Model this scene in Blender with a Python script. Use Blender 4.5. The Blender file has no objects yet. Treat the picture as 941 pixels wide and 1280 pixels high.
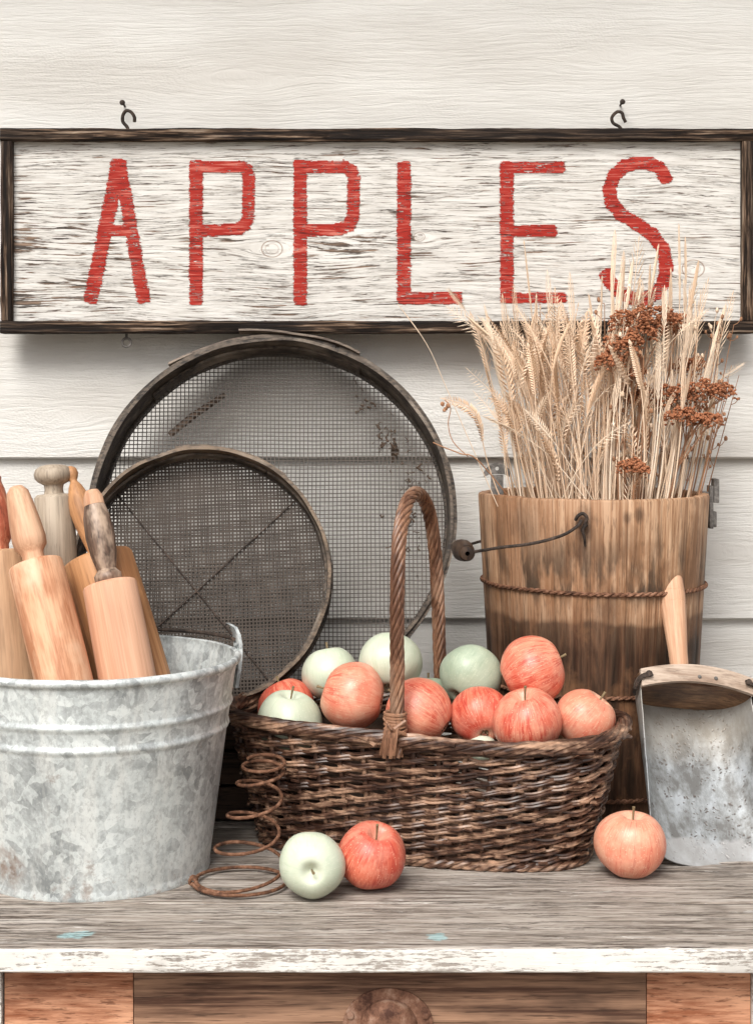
import bpy, bmesh, math, random
from mathutils import Vector, Matrix, noise as mn
R = math.radians
PI = math.pi
random.seed(7)
S = bpy.context.scene
COL = S.collection
H = 0.566            # eye height above the table top (table top is z = 0)
F = 2000.0

def P(px, py, Y):    # a point seen at photo pixel (px,py) at distance Y
    return Vector(((px-470.5)/F*Y, Y, H-(py-495.0)/F*Y))

# ------------------------------------------------------------------ objects
def tag(o, label=None, cat=None, group=None, kind=None):
    if label: o['label'] = label
    if cat: o['category'] = cat
    if group: o['group'] = group
    if kind: o['kind'] = kind
    return o

def thing(name, label, cat, loc=(0, 0, 0), rot=None, group=None):
    o = bpy.data.objects.new(name, None)
    COL.objects.link(o)
    o.empty_display_size = 0.02
    if isinstance(rot, Matrix):
        o.matrix_world = Matrix.Translation(Vector(loc)) @ rot.to_4x4()
    else:
        o.location = loc
        if rot: o.rotation_euler = rot
    return tag(o, label, cat, group)

def obj(name, bm, mat, parent=None, sharp=35, loc=None, rot=None):
    bmesh.ops.recalc_face_normals(bm, faces=bm.faces[:])
    lim = R(sharp)
    for e in bm.edges:
        if len(e.link_faces) == 2 and e.calc_face_angle(0) > lim:
            e.smooth = False
    for f in bm.faces: f.smooth = True
    me = bpy.data.meshes.new(name)
    bm.to_mesh(me); bm.free()
    me.materials.append(mat)
    o = bpy.data.objects.new(name, me)
    COL.objects.link(o)
    if parent: o.parent = parent
    if isinstance(rot, Matrix):
        o.matrix_world = Matrix.Translation(Vector(loc)) @ rot.to_4x4()
    elif loc is not None:
        o.location = loc
        if rot: o.rotation_euler = rot
    return o

def frame_z(d, up=(0, 0, 1)):      # rotation whose local z is d
    d = Vector(d).normalized()
    return d.to_track_quat('Z', 'Y').to_matrix()

# ------------------------------------------------------------------ shapes
def box(bm, x0, x1, y0, y1, z0, z1, bev=0.0, seg=2):
    v = [bm.verts.new((x, y, z)) for x in (x0, x1) for y in (y0, y1) for z in (z0, z1)]
    fs = [bm.faces.new([v[i] for i in q]) for q in
          ((0, 1, 3, 2), (4, 6, 7, 5), (0, 4, 5, 1), (2, 3, 7, 6), (0, 2, 6, 4), (1, 5, 7, 3))]
    if bev > 0:
        es = list({e for f in fs for e in f.edges})
        bmesh.ops.bevel(bm, geom=es, offset=bev, segments=seg, affect='EDGES', profile=0.6)

def rough_box(bm, x0, x1, y0, y1, z0, z1, bev, nx, amp, seed=0):
    """a box cut along x into slices whose section wanders: worn old timber"""
    prof = [(y0, z0+bev), (y0, z1-bev), (y0+bev, z1), (y1-bev, z1), (y1, z1-bev), (y1, z0+bev), (y1-bev, z0), (y0+bev, z0)]
    rings = []
    for i in range(nx+1):
        x = x0+(x1-x0)*i/nx
        r = []
        for k, (y, z) in enumerate(prof):
            n = mn.noise_vector(Vector((x*14+seed, k*3.1, seed*1.7)))*amp + mn.noise_vector(Vector((x*60+seed, k*3.1, 9)))*amp*0.5
            r.append(bm.verts.new((x, y+n.y, z+n.z)))
        rings.append(r)
    m = len(prof)
    for a, b in zip(rings, rings[1:]):
        for k in range(m):
            bm.faces.new((a[k], a[(k+1) % m], b[(k+1) % m], b[k]))
    bm.faces.new(rings[0]); bm.faces.new(rings[-1])

def tube(bm, pts, r, n=8, closed=False, cap=True, flat=1.0):
    pts = [Vector(p) for p in pts]
    m = len(pts)
    rs = r if isinstance(r, (list, tuple)) else [r]*m
    T = []
    for i in range(m):
        a = pts[(i-1) % m] if (closed or i > 0) else pts[0]
        b = pts[(i+1) % m] if (closed or i < m-1) else pts[-1]
        t = (b-a)
        T.append(t.normalized() if t.length > 1e-9 else Vector((0, 0, 1)))
    ref = Vector((0, 0, 1)) if abs(T[0].z) < 0.9 else Vector((0, 1, 0))
    u = (ref - T[0]*ref.dot(T[0])).normalized()
    rings = []
    for i in range(m):
        u = (u - T[i]*u.dot(T[i]))
        if u.length < 1e-6: u = Vector((1, 0, 0))
        u.normalize()
        w = T[i].cross(u)
        rings.append([bm.verts.new(pts[i]+(u*math.cos(2*PI*k/n)+w*flat*math.sin(2*PI*k/n))*rs[i]) for k in range(n)])
    for i in range(m if closed else m-1):
        a, b = rings[i], rings[(i+1) % m]
        if closed and i == m-1:      # align the closing ring
            best = min(range(n), key=lambda s: (b[s].co-a[0].co).length)
            b = b[best:]+b[:best]
        for k in range(n):
            bm.faces.new((a[k], a[(k+1) % n], b[(k+1) % n], b[k]))
    if not closed and cap:
        bm.faces.new(rings[0]); bm.faces.new(rings[-1])

def lathe(bm, prof, n=64, closed=False, fn=None, M=None):
    """prof: (r,z) pairs about local z; fn(r,z,ang)->(r,z)"""
    rings = []
    for (r, z) in prof:
        if r < 1e-6:
            p = Vector((0, 0, z))
            rings.append([bm.verts.new(M @ p if M else p)])
            continue
        ring = []
        for k in range(n):
            a = 2*PI*k/n
            rr, zz = fn(r, z, a) if fn else (r, z)
            p = Vector((rr*math.cos(a), rr*math.sin(a), zz))
            ring.append(bm.verts.new(M @ p if M else p))
        rings.append(ring)
    pr = list(zip(rings, rings[1:]))
    if closed: pr.append((rings[-1], rings[0]))
    for a, b in pr:
        if len(a) == 1 and len(b) == 1: continue
        for k in range(n):
            if len(a) == 1: bm.faces.new((a[0], b[k], b[(k+1) % n]))
            elif len(b) == 1: bm.faces.new((a[k], a[(k+1) % n], b[0]))
            else: bm.faces.new((a[k], a[(k+1) % n], b[(k+1) % n], b[k]))

def smooth_path(pts, sub=6, closed=False):
    pts = [Vector(p) for p in pts]; m = len(pts); out = []
    rng = range(m if closed else m-1)
    for i in rng:
        g = (lambda k: pts[k % m]) if closed else (lambda k: pts[max(0, min(m-1, k))])
        p0, p1, p2, p3 = g(i-1), g(i), g(i+1), g(i+2)
        for s in range(sub):
            t = s/sub
            out.append(0.5*((2*p1)+(p2-p0)*t+(2*p0-5*p1+4*p2-p3)*t*t+(3*p1-p0-3*p2+p3)*t**3))
    if not closed: out.append(pts[-1])
    return out

def blob(bm, c, r, sub=1, sc=(1, 1, 1), jit=0.0):
    res = bmesh.ops.create_icosphere(bm, subdivisions=sub, radius=1.0)
    for v in res['verts']:
        q = v.co*(1+random.uniform(-jit, jit))
        v.co = Vector((q.x*sc[0], q.y*sc[1], q.z*sc[2]))*r+Vector(c)

def dome(bm, c, d, r, h=0.6, n=12):   # nail / rivet head facing d
    M = Matrix.Translation(Vector(c)) @ frame_z(d).to_4x4()
    lathe(bm, [(0, r*h), (r*0.5, r*h*0.87), (r*0.87, r*h*0.5), (r, 0), (r, -r*0.4), (0, -r*0.4)], n, M=M)

# ------------------------------------------------------------------ shader helper
class N:
    def __init__(s, name):
        s.m = bpy.data.materials.new(name); s.m.use_nodes = True
        s.t = s.m.node_tree; s.t.nodes.clear()
        s.out = s.t.nodes.new('ShaderNodeOutputMaterial')
        s.b = s.t.nodes.new('ShaderNodeBsdfPrincipled')
        s.t.links.new(s.b.outputs[0], s.out.inputs[0])
        s.tc = s.t.nodes.new('ShaderNodeTexCoord')
        s.co = s.tc.outputs['Object']
    def lk(s, v, sock):
        if isinstance(v, bpy.types.NodeSocket): s.t.links.new(v, sock)
        elif v is not None:
            if isinstance(v, (tuple, list)) and len(v) == 3 and sock.type == 'RGBA': v = (*v, 1)
            sock.default_value = v
    def map(s, sc=(1, 1, 1), loc=(0, 0, 0), rot=(0, 0, 0), v=None):
        n = s.t.nodes.new('ShaderNodeMapping')
        s.lk(v or s.co, n.inputs[0]); n.inputs[1].default_value = loc
        n.inputs[2].default_value = rot; n.inputs[3].default_value = sc
        return n.outputs[0]
    def noise(s, v=None, scale=5, det=4, rough=0.55, dist=0.0, col=False):
        n = s.t.nodes.new('ShaderNodeTexNoise')
        s.lk(v or s.co, n.inputs['Vector']); n.inputs['Scale'].default_value = scale
        n.inputs['Detail'].default_value = det; n.inputs['Roughness'].default_value = rough
        n.inputs['Distortion'].default_value = dist
        return n.outputs['Color' if col else 'Fac']
    def vor(s, v=None, scale=5, feat='F1', out='Distance'):
        n = s.t.nodes.new('ShaderNodeTexVoronoi'); n.feature = feat
        s.lk(v or s.co, n.inputs['Vector']); n.inputs['Scale'].default_value = scale
        return n.outputs[out]
    def ramp(s, f, stops, interp='LINEAR'):
        n = s.t.nodes.new('ShaderNodeValToRGB'); n.color_ramp.interpolation = interp
        e = n.color_ramp.elements
        e.remove(e[1])
        for i, (p, c) in enumerate(stops):
            if i == 0: el = e[0]; el.position = p
            else: el = e.new(p)
            el.color = (c, c, c, 1) if isinstance(c, (int, float)) else (*c, 1)
        s.lk(f, n.inputs[0])
        return n.outputs[0]
    def mix(s, f, a, b, mode='MIX'):
        n = s.t.nodes.new('ShaderNodeMix'); n.data_type = 'RGBA'; n.blend_type = mode; n.clamp_result = False
        s.lk(f, n.inputs[0]); s.lk(a, n.inputs[6]); s.lk(b, n.inputs[7])
        return n.outputs[2]
    def m_(s, op, a, b=0.0, c=None):
        n = s.t.nodes.new('ShaderNodeMath'); n.operation = op
        s.lk(a, n.inputs[0]); s.lk(b, n.inputs[1])
        if c is not None: s.lk(c, n.inputs[2])
        return n.outputs[0]
    def sep(s, v=None):
        n = s.t.nodes.new('ShaderNodeSeparateXYZ'); s.lk(v or s.co, n.inputs[0]); return n.outputs
    def comb(s, x, y, z):
        n = s.t.nodes.new('ShaderNodeCombineXYZ'); s.lk(x, n.inputs[0]); s.lk(y, n.inputs[1]); s.lk(z, n.inputs[2]); return n.outputs[0]
    def vadd(s, a, b, op='ADD'):
        n = s.t.nodes.new('ShaderNodeVectorMath'); n.operation = op; s.lk(a, n.inputs[0]); s.lk(b, n.inputs[1]); return n.outputs[0]
    def rand(s):
        n = s.t.nodes.new('ShaderNodeObjectInfo'); return n.outputs['Random']
    def bump(s, h, st=0.5, dist=0.001, nrm=None):
        n = s.t.nodes.new('ShaderNodeBump'); n.inputs['Strength'].default_value = st
        n.inputs['Distance'].default_value = dist; s.lk(h, n.inputs['Height'])
        if nrm: s.lk(nrm, n.inputs['Normal'])
        return n.outputs[0]
    def knots(s, v, ks):
        """(mask, warp) for knots at (x,z,r) in the local xz plane"""
        xyz = s.sep(v); mask = None; warp = None
        for (x, z, r) in ks:
            dx = s.m_('SUBTRACT', xyz[0], x); dz = s.m_('SUBTRACT', xyz[2], z)
            dx2 = s.m_('MULTIPLY', dx, 0.8)
            d = s.m_('SQRT', s.m_('ADD', s.m_('MULTIPLY', dx2, dx2), s.m_('MULTIPLY', dz, dz)))
            k = s.m_('SUBTRACT', 1.0, s.m_('DIVIDE', d, r)); k = s.m_('MAXIMUM', k, 0.0)
            dxw = s.m_('MULTIPLY', dx, 0.3)
            dw = s.m_('SQRT', s.m_('ADD', s.m_('MULTIPLY', dxw, dxw), s.m_('MULTIPLY', dz, dz)))
            w = s.m_('DIVIDE', dz, s.m_('ADD', s.m_('MULTIPLY', dw, dw), r*r*0.7))
            w = s.m_('MULTIPLY', w, -r*r*0.85)
            mask = k if mask is None else s.m_('MAXIMUM', mask, k)
            warp = w if warp is None else s.m_('ADD', warp, w)
        return mask, warp
    def fin(s, col, rough=0.6, nrm=None, metal=0.0, spec=0.5, trans=None):
        s.lk(col, s.b.inputs['Base Color']); s.lk(rough, s.b.inputs['Roughness'])
        s.lk(metal, s.b.inputs['Metallic']); s.b.inputs['Specular IOR Level'].default_value = spec
        if nrm: s.lk(nrm, s.b.inputs['Normal'])
        return s.m

def plain(name, col, rough=0.6, metal=0.0, var=0.25, scale=60, bump=0.2, spec=0.4):
    n = N(name)
    f = n.noise(scale=scale, det=4)
    c = n.mix(f, tuple(x*(1-var) for x in col), tuple(min(1, x*(1+var)) for x in col))
    return n.fin(c, rough, n.bump(f, bump, 0.001), metal, spec)

def wood(name, light, dark, ax='z', stretch=12, scale=26, fine=0.35, rough=0.55, stain=None, stain_t=(0.55, 0.75), bump=0.25, spec=0.3, off=True, extra=None, pore=1.0):
    n = N(name)
    sc = {'z': (1, 1, 1/stretch), 'x': (1/stretch, 1, 1), 'y': (1, 1/stretch, 1)}[ax]
    v = n.co
    if off:
        r = n.rand(); v = n.vadd(n.co, n.comb(r, n.m_('MULTIPLY', r, 1.7), n.m_('MULTIPLY', r, 3.1)))
    big = n.noise(n.map(sc, v=v), scale, 3, 0.5, 0.6)
    fi = n.noise(n.map(tuple(c*(1 if c == 1 else 0.35) for c in sc), v=v), scale*9, 3, 0.6)
    f = n.m_('ADD', n.m_('MULTIPLY', big, 1-fine), n.m_('MULTIPLY', fi, fine))
    c = n.ramp(f, [(0.41, dark), (0.5, tuple((a+b)/2 for a, b in zip(light, dark))), (0.59, light)])
    po = n.noise(n.map(tuple(c_*(1 if c_ == 1 else 0.6) for c_ in sc), v=v), 330, 3, 0.7)
    c = n.mix(n.ramp(po, [(0.36, 0.75*pore), (0.45, 0.0)]), c, tuple(x*0.45 for x in dark))
    c = n.mix(n.ramp(po, [(0.56, 0.0), (0.66, 0.35*pore)]), c, tuple(min(1, x*1.25) for x in light))
    if stain:
        sm = n.noise(n.map(tuple(x**0.5 for x in sc), v=v), scale*0.35, 5, 0.65)
        c = n.mix(n.ramp(sm, [(stain_t[0], 0.0), (stain_t[1], 1.0)]), c, stain)
    if extra: c = extra(n, c)
    return n.fin(c, n.m_('ADD', rough-0.08, n.m_('MULTIPLY', po, 0.2)), n.bump(n.m_('ADD', f, n.m_('MULTIPLY', po, 0.5)), bump, 0.0015), 0, spec)

# ------------------------------------------------------------------ materials
def m_wall():
    n = N('white_painted_siding')
    ks = []
    for (px, py, r) in ((292, 98, 0.028), (768, 66, 0.020), (905, 690, 0.03), (70, 520, 0.02)):
        p = P(px, py, 2.42); ks.append((p.x, p.z, r))
    mask, warp = n.knots(n.co, ks)
    xyz = n.sep()
    lowf = n.noise(n.map((2.2, 1, 5)), 1.0, 3)
    z = n.m_('ADD', xyz[2], n.m_('MULTIPLY', n.m_('SUBTRACT', lowf, 0.5), 0.05))
    z = n.m_('ADD', z, n.m_('MULTIPLY', warp, 1.0))
    v = n.comb(xyz[0], xyz[1], z)
    g1 = n.noise(n.map((9, 9, 150), v=v), 1.0, 4, 0.6, 0.25)
    g2 = n.noise(n.map((40, 40, 480), v=v), 1.0, 3, 0.6)
    g3 = n.noise(n.map((1.5, 1.5, 34), v=v), 1.0, 2, 0.5, 0.5)
    peb = n.vor(n.map((210, 210, 330)), 1.0)
    g4 = n.noise(n.map((28, 28, 300), v=v), 1.0, 4, 0.7, 0.4)
    rag = n.ramp(g1, [(0.38, 0.0), (0.5, 0.8), (0.66, 1.0)])
    pebm = n.ramp(n.noise(n.map((3, 3, 5), (3, 0, 1)), 1, 2), [(0.5, 0.0), (0.62, 1.0)])
    kr = n.m_('MULTIPLY', n.m_('SINE', n.m_('MULTIPLY', mask, 12.0)), n.ramp(mask, [(0, 0.0), (0.3, 0.45)]))
    h = n.m_('ADD', n.m_('ADD', n.m_('MULTIPLY', rag, 0.5), n.m_('MULTIPLY', g4, 1.1)), n.m_('MULTIPLY', g2, 0.4))
    h = n.m_('ADD', h, n.m_('MULTIPLY', g3, 0.8))
    h = n.m_('ADD', h, n.m_('MULTIPLY', n.m_('MULTIPLY', peb, pebm), 0.5))
    h = n.m_('ADD', h, n.m_('MULTIPLY', kr, 0.12))
    soft = n.noise(n.map((2, 2, 9)), 1.0, 4)
    c = n.mix(n.ramp(soft, [(0.38, 0.0), (0.62, 1.0)]), (0.545, 0.53, 0.50), (0.66, 0.655, 0.63))
    cr = n.ramp(n.noise(n.map((5, 5, 210), v=v), 1.0, 3, 0.6), [(0.24, 1.0), (0.33, 0.0)])
    c = n.mix(n.m_('MULTIPLY', cr, 0.28), c, (0.42, 0.37, 0.32))
    specks = n.ramp(n.vor(n.map((1, 1, 2)), 130), [(0.03, 1.0), (0.09, 0.0)])
    sm = n.ramp(n.noise(scale=7), [(0.56, 0.0), (0.64, 1.0)])
    c = n.mix(n.m_('MULTIPLY', n.m_('MULTIPLY', specks, sm), 0.35), c, (0.3, 0.26, 0.22))
    return n.fin(c, 0.62, n.bump(h, 0.42, 0.0030), 0, 0.25)

SIGN = (470.5, 289.5)     # sign centre in the photo
SY = 2.378
def sl(px, py):           # sign-local x,z
    return ((px-SIGN[0])/F*SY, -(py-SIGN[1])/F*SY)

def sign_grain(n):
    ks = [(*sl(340, 311), 0.015), (*sl(866, 336), 0.016), (*sl(524, 296), 0.008)]
    mask, warp = n.knots(n.co, ks)
    xyz = n.sep()
    low = n.noise(n.map((3, 3, 10)), 1.0, 2)
    z = n.m_('ADD', n.m_('ADD', xyz[2], warp), n.m_('MULTIPLY', n.m_('SUBTRACT', low, 0.5), 0.03))
    v = n.comb(xyz[0], xyz[1], z)
    a = n.noise(n.map((10, 10, 290), v=v), 1.0, 4, 0.6, 0.2)
    b = n.noise(n.map((26, 26, 560), v=v), 1.0, 3, 0.6)
    return mask, v, a, b, xyz

def m_sign():
    n = N('peeling_white_paint')
    mask, v, a, b, xyz = sign_grain(n)
    f = n.m_('ADD', n.m_('MULTIPLY', a, 0.6), n.m_('MULTIPLY', b, 0.4))
    # where the paint is lost: long cracks, more of them low and left, some right
    dl = n.ramp(n.m_('ADD', n.m_('MULTIPLY', n.m_('ADD', xyz[0], 0.555), 3.2), 0.0), [(0.0, 1.0), (0.75, 0.25), (1.0, 0.15)])
    dz = n.ramp(n.m_('ADD', n.m_('MULTIPLY', xyz[2], 4.0), 0.5), [(0.05, 0.7), (0.42, 1.0), (0.62, 0.15), (1.0, 0.1)])
    big = n.ramp(n.noise(n.map((7, 7, 26)), 1.0, 4, 0.6), [(0.45, 0.0), (0.62, 1.0)])
    loss = n.m_('MULTIPLY', n.m_('MULTIPLY', dl, dz), big)
    th = n.m_('ADD', 0.418, n.m_('MULTIPLY', loss, 0.20))
    th = n.m_('ADD', th, n.m_('MULTIPLY', n.m_('SUBTRACT', n.noise(n.map((5, 5, 16)), 1.0, 3), 0.5), 0.16))
    bare = n.ramp(n.m_('ADD', n.m_('SUBTRACT', th, f), 0.5), [(0.499, 0.0), (0.512, 1.0)])
    ck = n.ramp(n.m_('ABSOLUTE', n.m_('SUBTRACT', n.noise(n.map((5, 5, 190), v=v), 1, 5, 0.65, 0.3), 0.5)), [(0.004, 1.0), (0.012, 0.0)])
    ckm = n.ramp(n.noise(n.map((9, 9, 40)), 1, 3, 0.6), [(0.42, 0.25), (0.56, 1.0)])
    bare = n.m_('MAXIMUM', bare, n.m_('MULTIPLY', ck, n.m_('MULTIPLY', ckm, 0.85)))
    wc = n.ramp(n.noise(n.map((14, 14, 240), v=v), 1, 4, 0.6), [(0.4, (0.025, 0.015, 0.010)), (0.5, (0.10, 0.06, 0.038)), (0.62, (0.26, 0.17, 0.115))])
    pc = n.mix(n.noise(n.map((6, 6, 50), v=v), 1, 4), (0.58, 0.565, 0.53), (0.80, 0.79, 0.76))
    pc = n.mix(n.ramp(f, [(0.40, 0.5), (0.56, 0.0)]), pc, (0.30, 0.26, 0.22))
    c = n.mix(n.m_('MULTIPLY', bare, 0.92), pc, wc)
    ring = n.ramp(mask, [(0.10, 0.0), (0.18, 0.8), (0.26, 0.0), (0.4, 0.0), (0.48, 0.35), (0.56, 0.0)])
    c = n.mix(ring, c, (0.22, 0.13, 0.08))
    h = n.m_('SUBTRACT', n.m_('MULTIPLY', f, 0.8), n.m_('MULTIPLY', bare, 0.5))
    return n.fin(c, 0.75, n.bump(h, 0.7, 0.0022), 0, 0.2)

def m_red():
    n = N('faded_red_paint')
    mask, v, a, b, xyz = sign_grain(n)
    f = n.m_('ADD', n.m_('MULTIPLY', a, 0.5), n.m_('MULTIPLY', b, 0.5))
    c = n.mix(n.noise(scale=30, det=5), (0.24, 0.013, 0.009), (0.42, 0.030, 0.019))
    c = n.mix(n.ramp(f, [(0.52, 0.0), (0.60, 0.7)]), c, (0.62, 0.22, 0.17))
    c = n.mix(n.ramp(f, [(0.40, 0.85), (0.46, 0.0)]), c, (0.10, 0.012, 0.01))
    return n.fin(c, 0.7, n.bump(f, 0.6, 0.0015), 0, 0.2)

def m_frame(name, x=True):
    n = N(name)
    s1 = (9, 230, 230) if x else (230, 230, 9)
    f = n.noise(n.map(s1), 1, 4, 0.65, 0.3)
    g = n.noise(n.map((4, 30, 30) if x else (30, 30, 4)), 1, 4, 0.6)
    c = n.ramp(f, [(0.40, (0.008, 0.006, 0.005)), (0.50, (0.035, 0.022, 0.015)), (0.58, (0.16, 0.105, 0.07)), (0.68, (0.36, 0.28, 0.21))])
    c = n.mix(n.ramp(g, [(0.42, 0.75), (0.56, 0.0)]), c, (0.014, 0.011, 0.01))
    return n.fin(c, 0.7, n.bump(f, 0.8, 0.003), 0, 0.12)

def m_galv():
    n = N('galvanised_steel')
    v = n.vadd(n.co, n.mix(0.035, (0, 0, 0), n.noise(scale=14, det=4, col=True)))
    sp = n.vor(v, 80, out='Color'); s0 = n.sep(sp)
    sp2 = n.vor(v, 230, out='Color'); s2 = n.sep(sp2)
    big = n.noise(scale=9, det=6, rough=0.68)
    f = n.m_('ADD', n.m_('MULTIPLY', s0[0], 0.20), n.m_('ADD', n.m_('MULTIPLY', s2[1], 0.08), n.m_('MULTIPLY', big, 0.77)))
    c = n.ramp(f, [(0.36, (0.30, 0.325, 0.33)), (0.46, (0.47, 0.505, 0.51)), (0.54, (0.61, 0.66, 0.66)), (0.68, (0.78, 0.83, 0.825))])
    dr = n.ramp(n.noise(n.map((26, 26, 5)), 1, 5, 0.7), [(0.5, 0.0), (0.62, 0.7)])
    c = n.mix(dr, c, (0.80, 0.83, 0.81))
    fl = n.noise(n.map((1, 1, 0.7)), 170, 4, 0.75)
    c = n.mix(n.ramp(fl, [(0.40, 0.35), (0.48, 0.0)]), c, (0.30, 0.32, 0.32))
    c = n.mix(n.ramp(fl, [(0.55, 0.0), (0.64, 0.35)]), c, (0.86, 0.90, 0.89))
    xyz = n.sep()
    low = n.ramp(n.m_('MULTIPLY', xyz[2], 4.0), [(0.0, 1.0), (0.13, 0.35), (0.26, 0.0)])
    ru = n.ramp(n.m_('ADD', n.noise(scale=26, det=6, rough=0.7), n.m_('MULTIPLY', low, 0.10)), [(0.64, 0.0), (0.72, 1.0)])
    # the rust patch low on the front left
    pd = n.t.nodes.new('ShaderNodeVectorMath'); pd.operation = 'DISTANCE'
    n.lk(n.vadd(n.co, n.mix(0.03, (0, 0, 0), n.noise(scale=60, det=4, col=True))), pd.inputs[0])
    pd.inputs[1].default_value = (-0.072, -0.118, 0.045)
    patch = n.ramp(n.m_('MULTIPLY', pd.outputs['Value'], 10), [(0.2, 1.0), (0.36, 0.0)])
    ruc = n.mix(n.noise(scale=120, det=4), (0.10, 0.065, 0.05), (0.42, 0.34, 0.29))
    ru = n.m_('MAXIMUM', n.m_('MULTIPLY', ru, 0.7), n.m_('MULTIPLY', patch, n.ramp(n.noise(scale=110, det=5), [(0.38, 0.25), (0.55, 1.0)])))
    c = n.mix(ru, c, ruc)
    ro = n.m_('ADD', 0.42, n.m_('MULTIPLY', big, 0.25))
    me = n.m_('MULTIPLY', n.m_('SUBTRACT', 1.0, ru), 0.35)
    return n.fin(c, ro, n.bump(n.m_('ADD', n.noise(scale=16, det=3), n.m_('MULTIPLY', f, 0.1)), 0.45, 0.004), me, 0.5)

def m_scoop():
    n = N('worn_tin_sheet')
    big = n.noise(scale=11, det=6, rough=0.7)
    xyz = n.sep()
    f = n.m_('ADD', n.m_('MULTIPLY', n.noise(n.map((1, 1, 0.5)), 55, 5, 0.7), 0.5), n.m_('MULTIPLY', big, 0.5))
    c = n.ramp(f, [(0.42, (0.17, 0.17, 0.165)), (0.5, (0.29, 0.305, 0.31)), (0.58, (0.42, 0.45, 0.475))])
    pits = n.ramp(n.vor(n.vadd(n.co, n.mix(0.02, (0, 0, 0), n.noise(scale=50, col=True))), 170), [(0.18, 1.0), (0.34, 0.0)])
    pm = n.ramp(n.noise(n.map(loc=(0.3, 0, 0.1)), 22, 5, 0.7), [(0.47, 0.0), (0.54, 1.0)])
    pit = n.m_('MULTIPLY', pits, pm)
    c = n.mix(n.m_('MULTIPLY', pit, 0.85), c, (0.10, 0.08, 0.07))
    up = n.ramp(n.m_('ADD', n.m_('MULTIPLY', xyz[2], 4.0), n.m_('MULTIPLY', big, 0.5)), [(0.78, 0.0), (1.0, 0.55)])
    c = n.mix(up, c, (0.42, 0.38, 0.32))
    sm = n.ramp(n.m_('ADD', n.m_('MULTIPLY', xyz[2], 6), n.m_('MULTIPLY', n.noise(scale=30, det=3), 0.3)), [(0.33, 1.0), (0.38, 0.0)])
    c = n.mix(n.m_('MULTIPLY', sm, 0.6), c, (0.46, 0.46, 0.46))
    return n.fin(c, n.m_('ADD', 0.38, n.m_('MULTIPLY', big, 0.25)), n.bump(n.m_('SUBTRACT', f, pit), 0.35, 0.002), 0.35, 0.4)

def m_rust(name, a, b, c3, scale=90):
    n = N(name)
    f = n.noise(scale=scale, det=5, rough=0.7)
    c = n.ramp(f, [(0.34, a), (0.52, b), (0.7, c3)])
    return n.fin(c, 0.78, n.bump(f, 0.6, 0.002), 0.15, 0.3)

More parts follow.
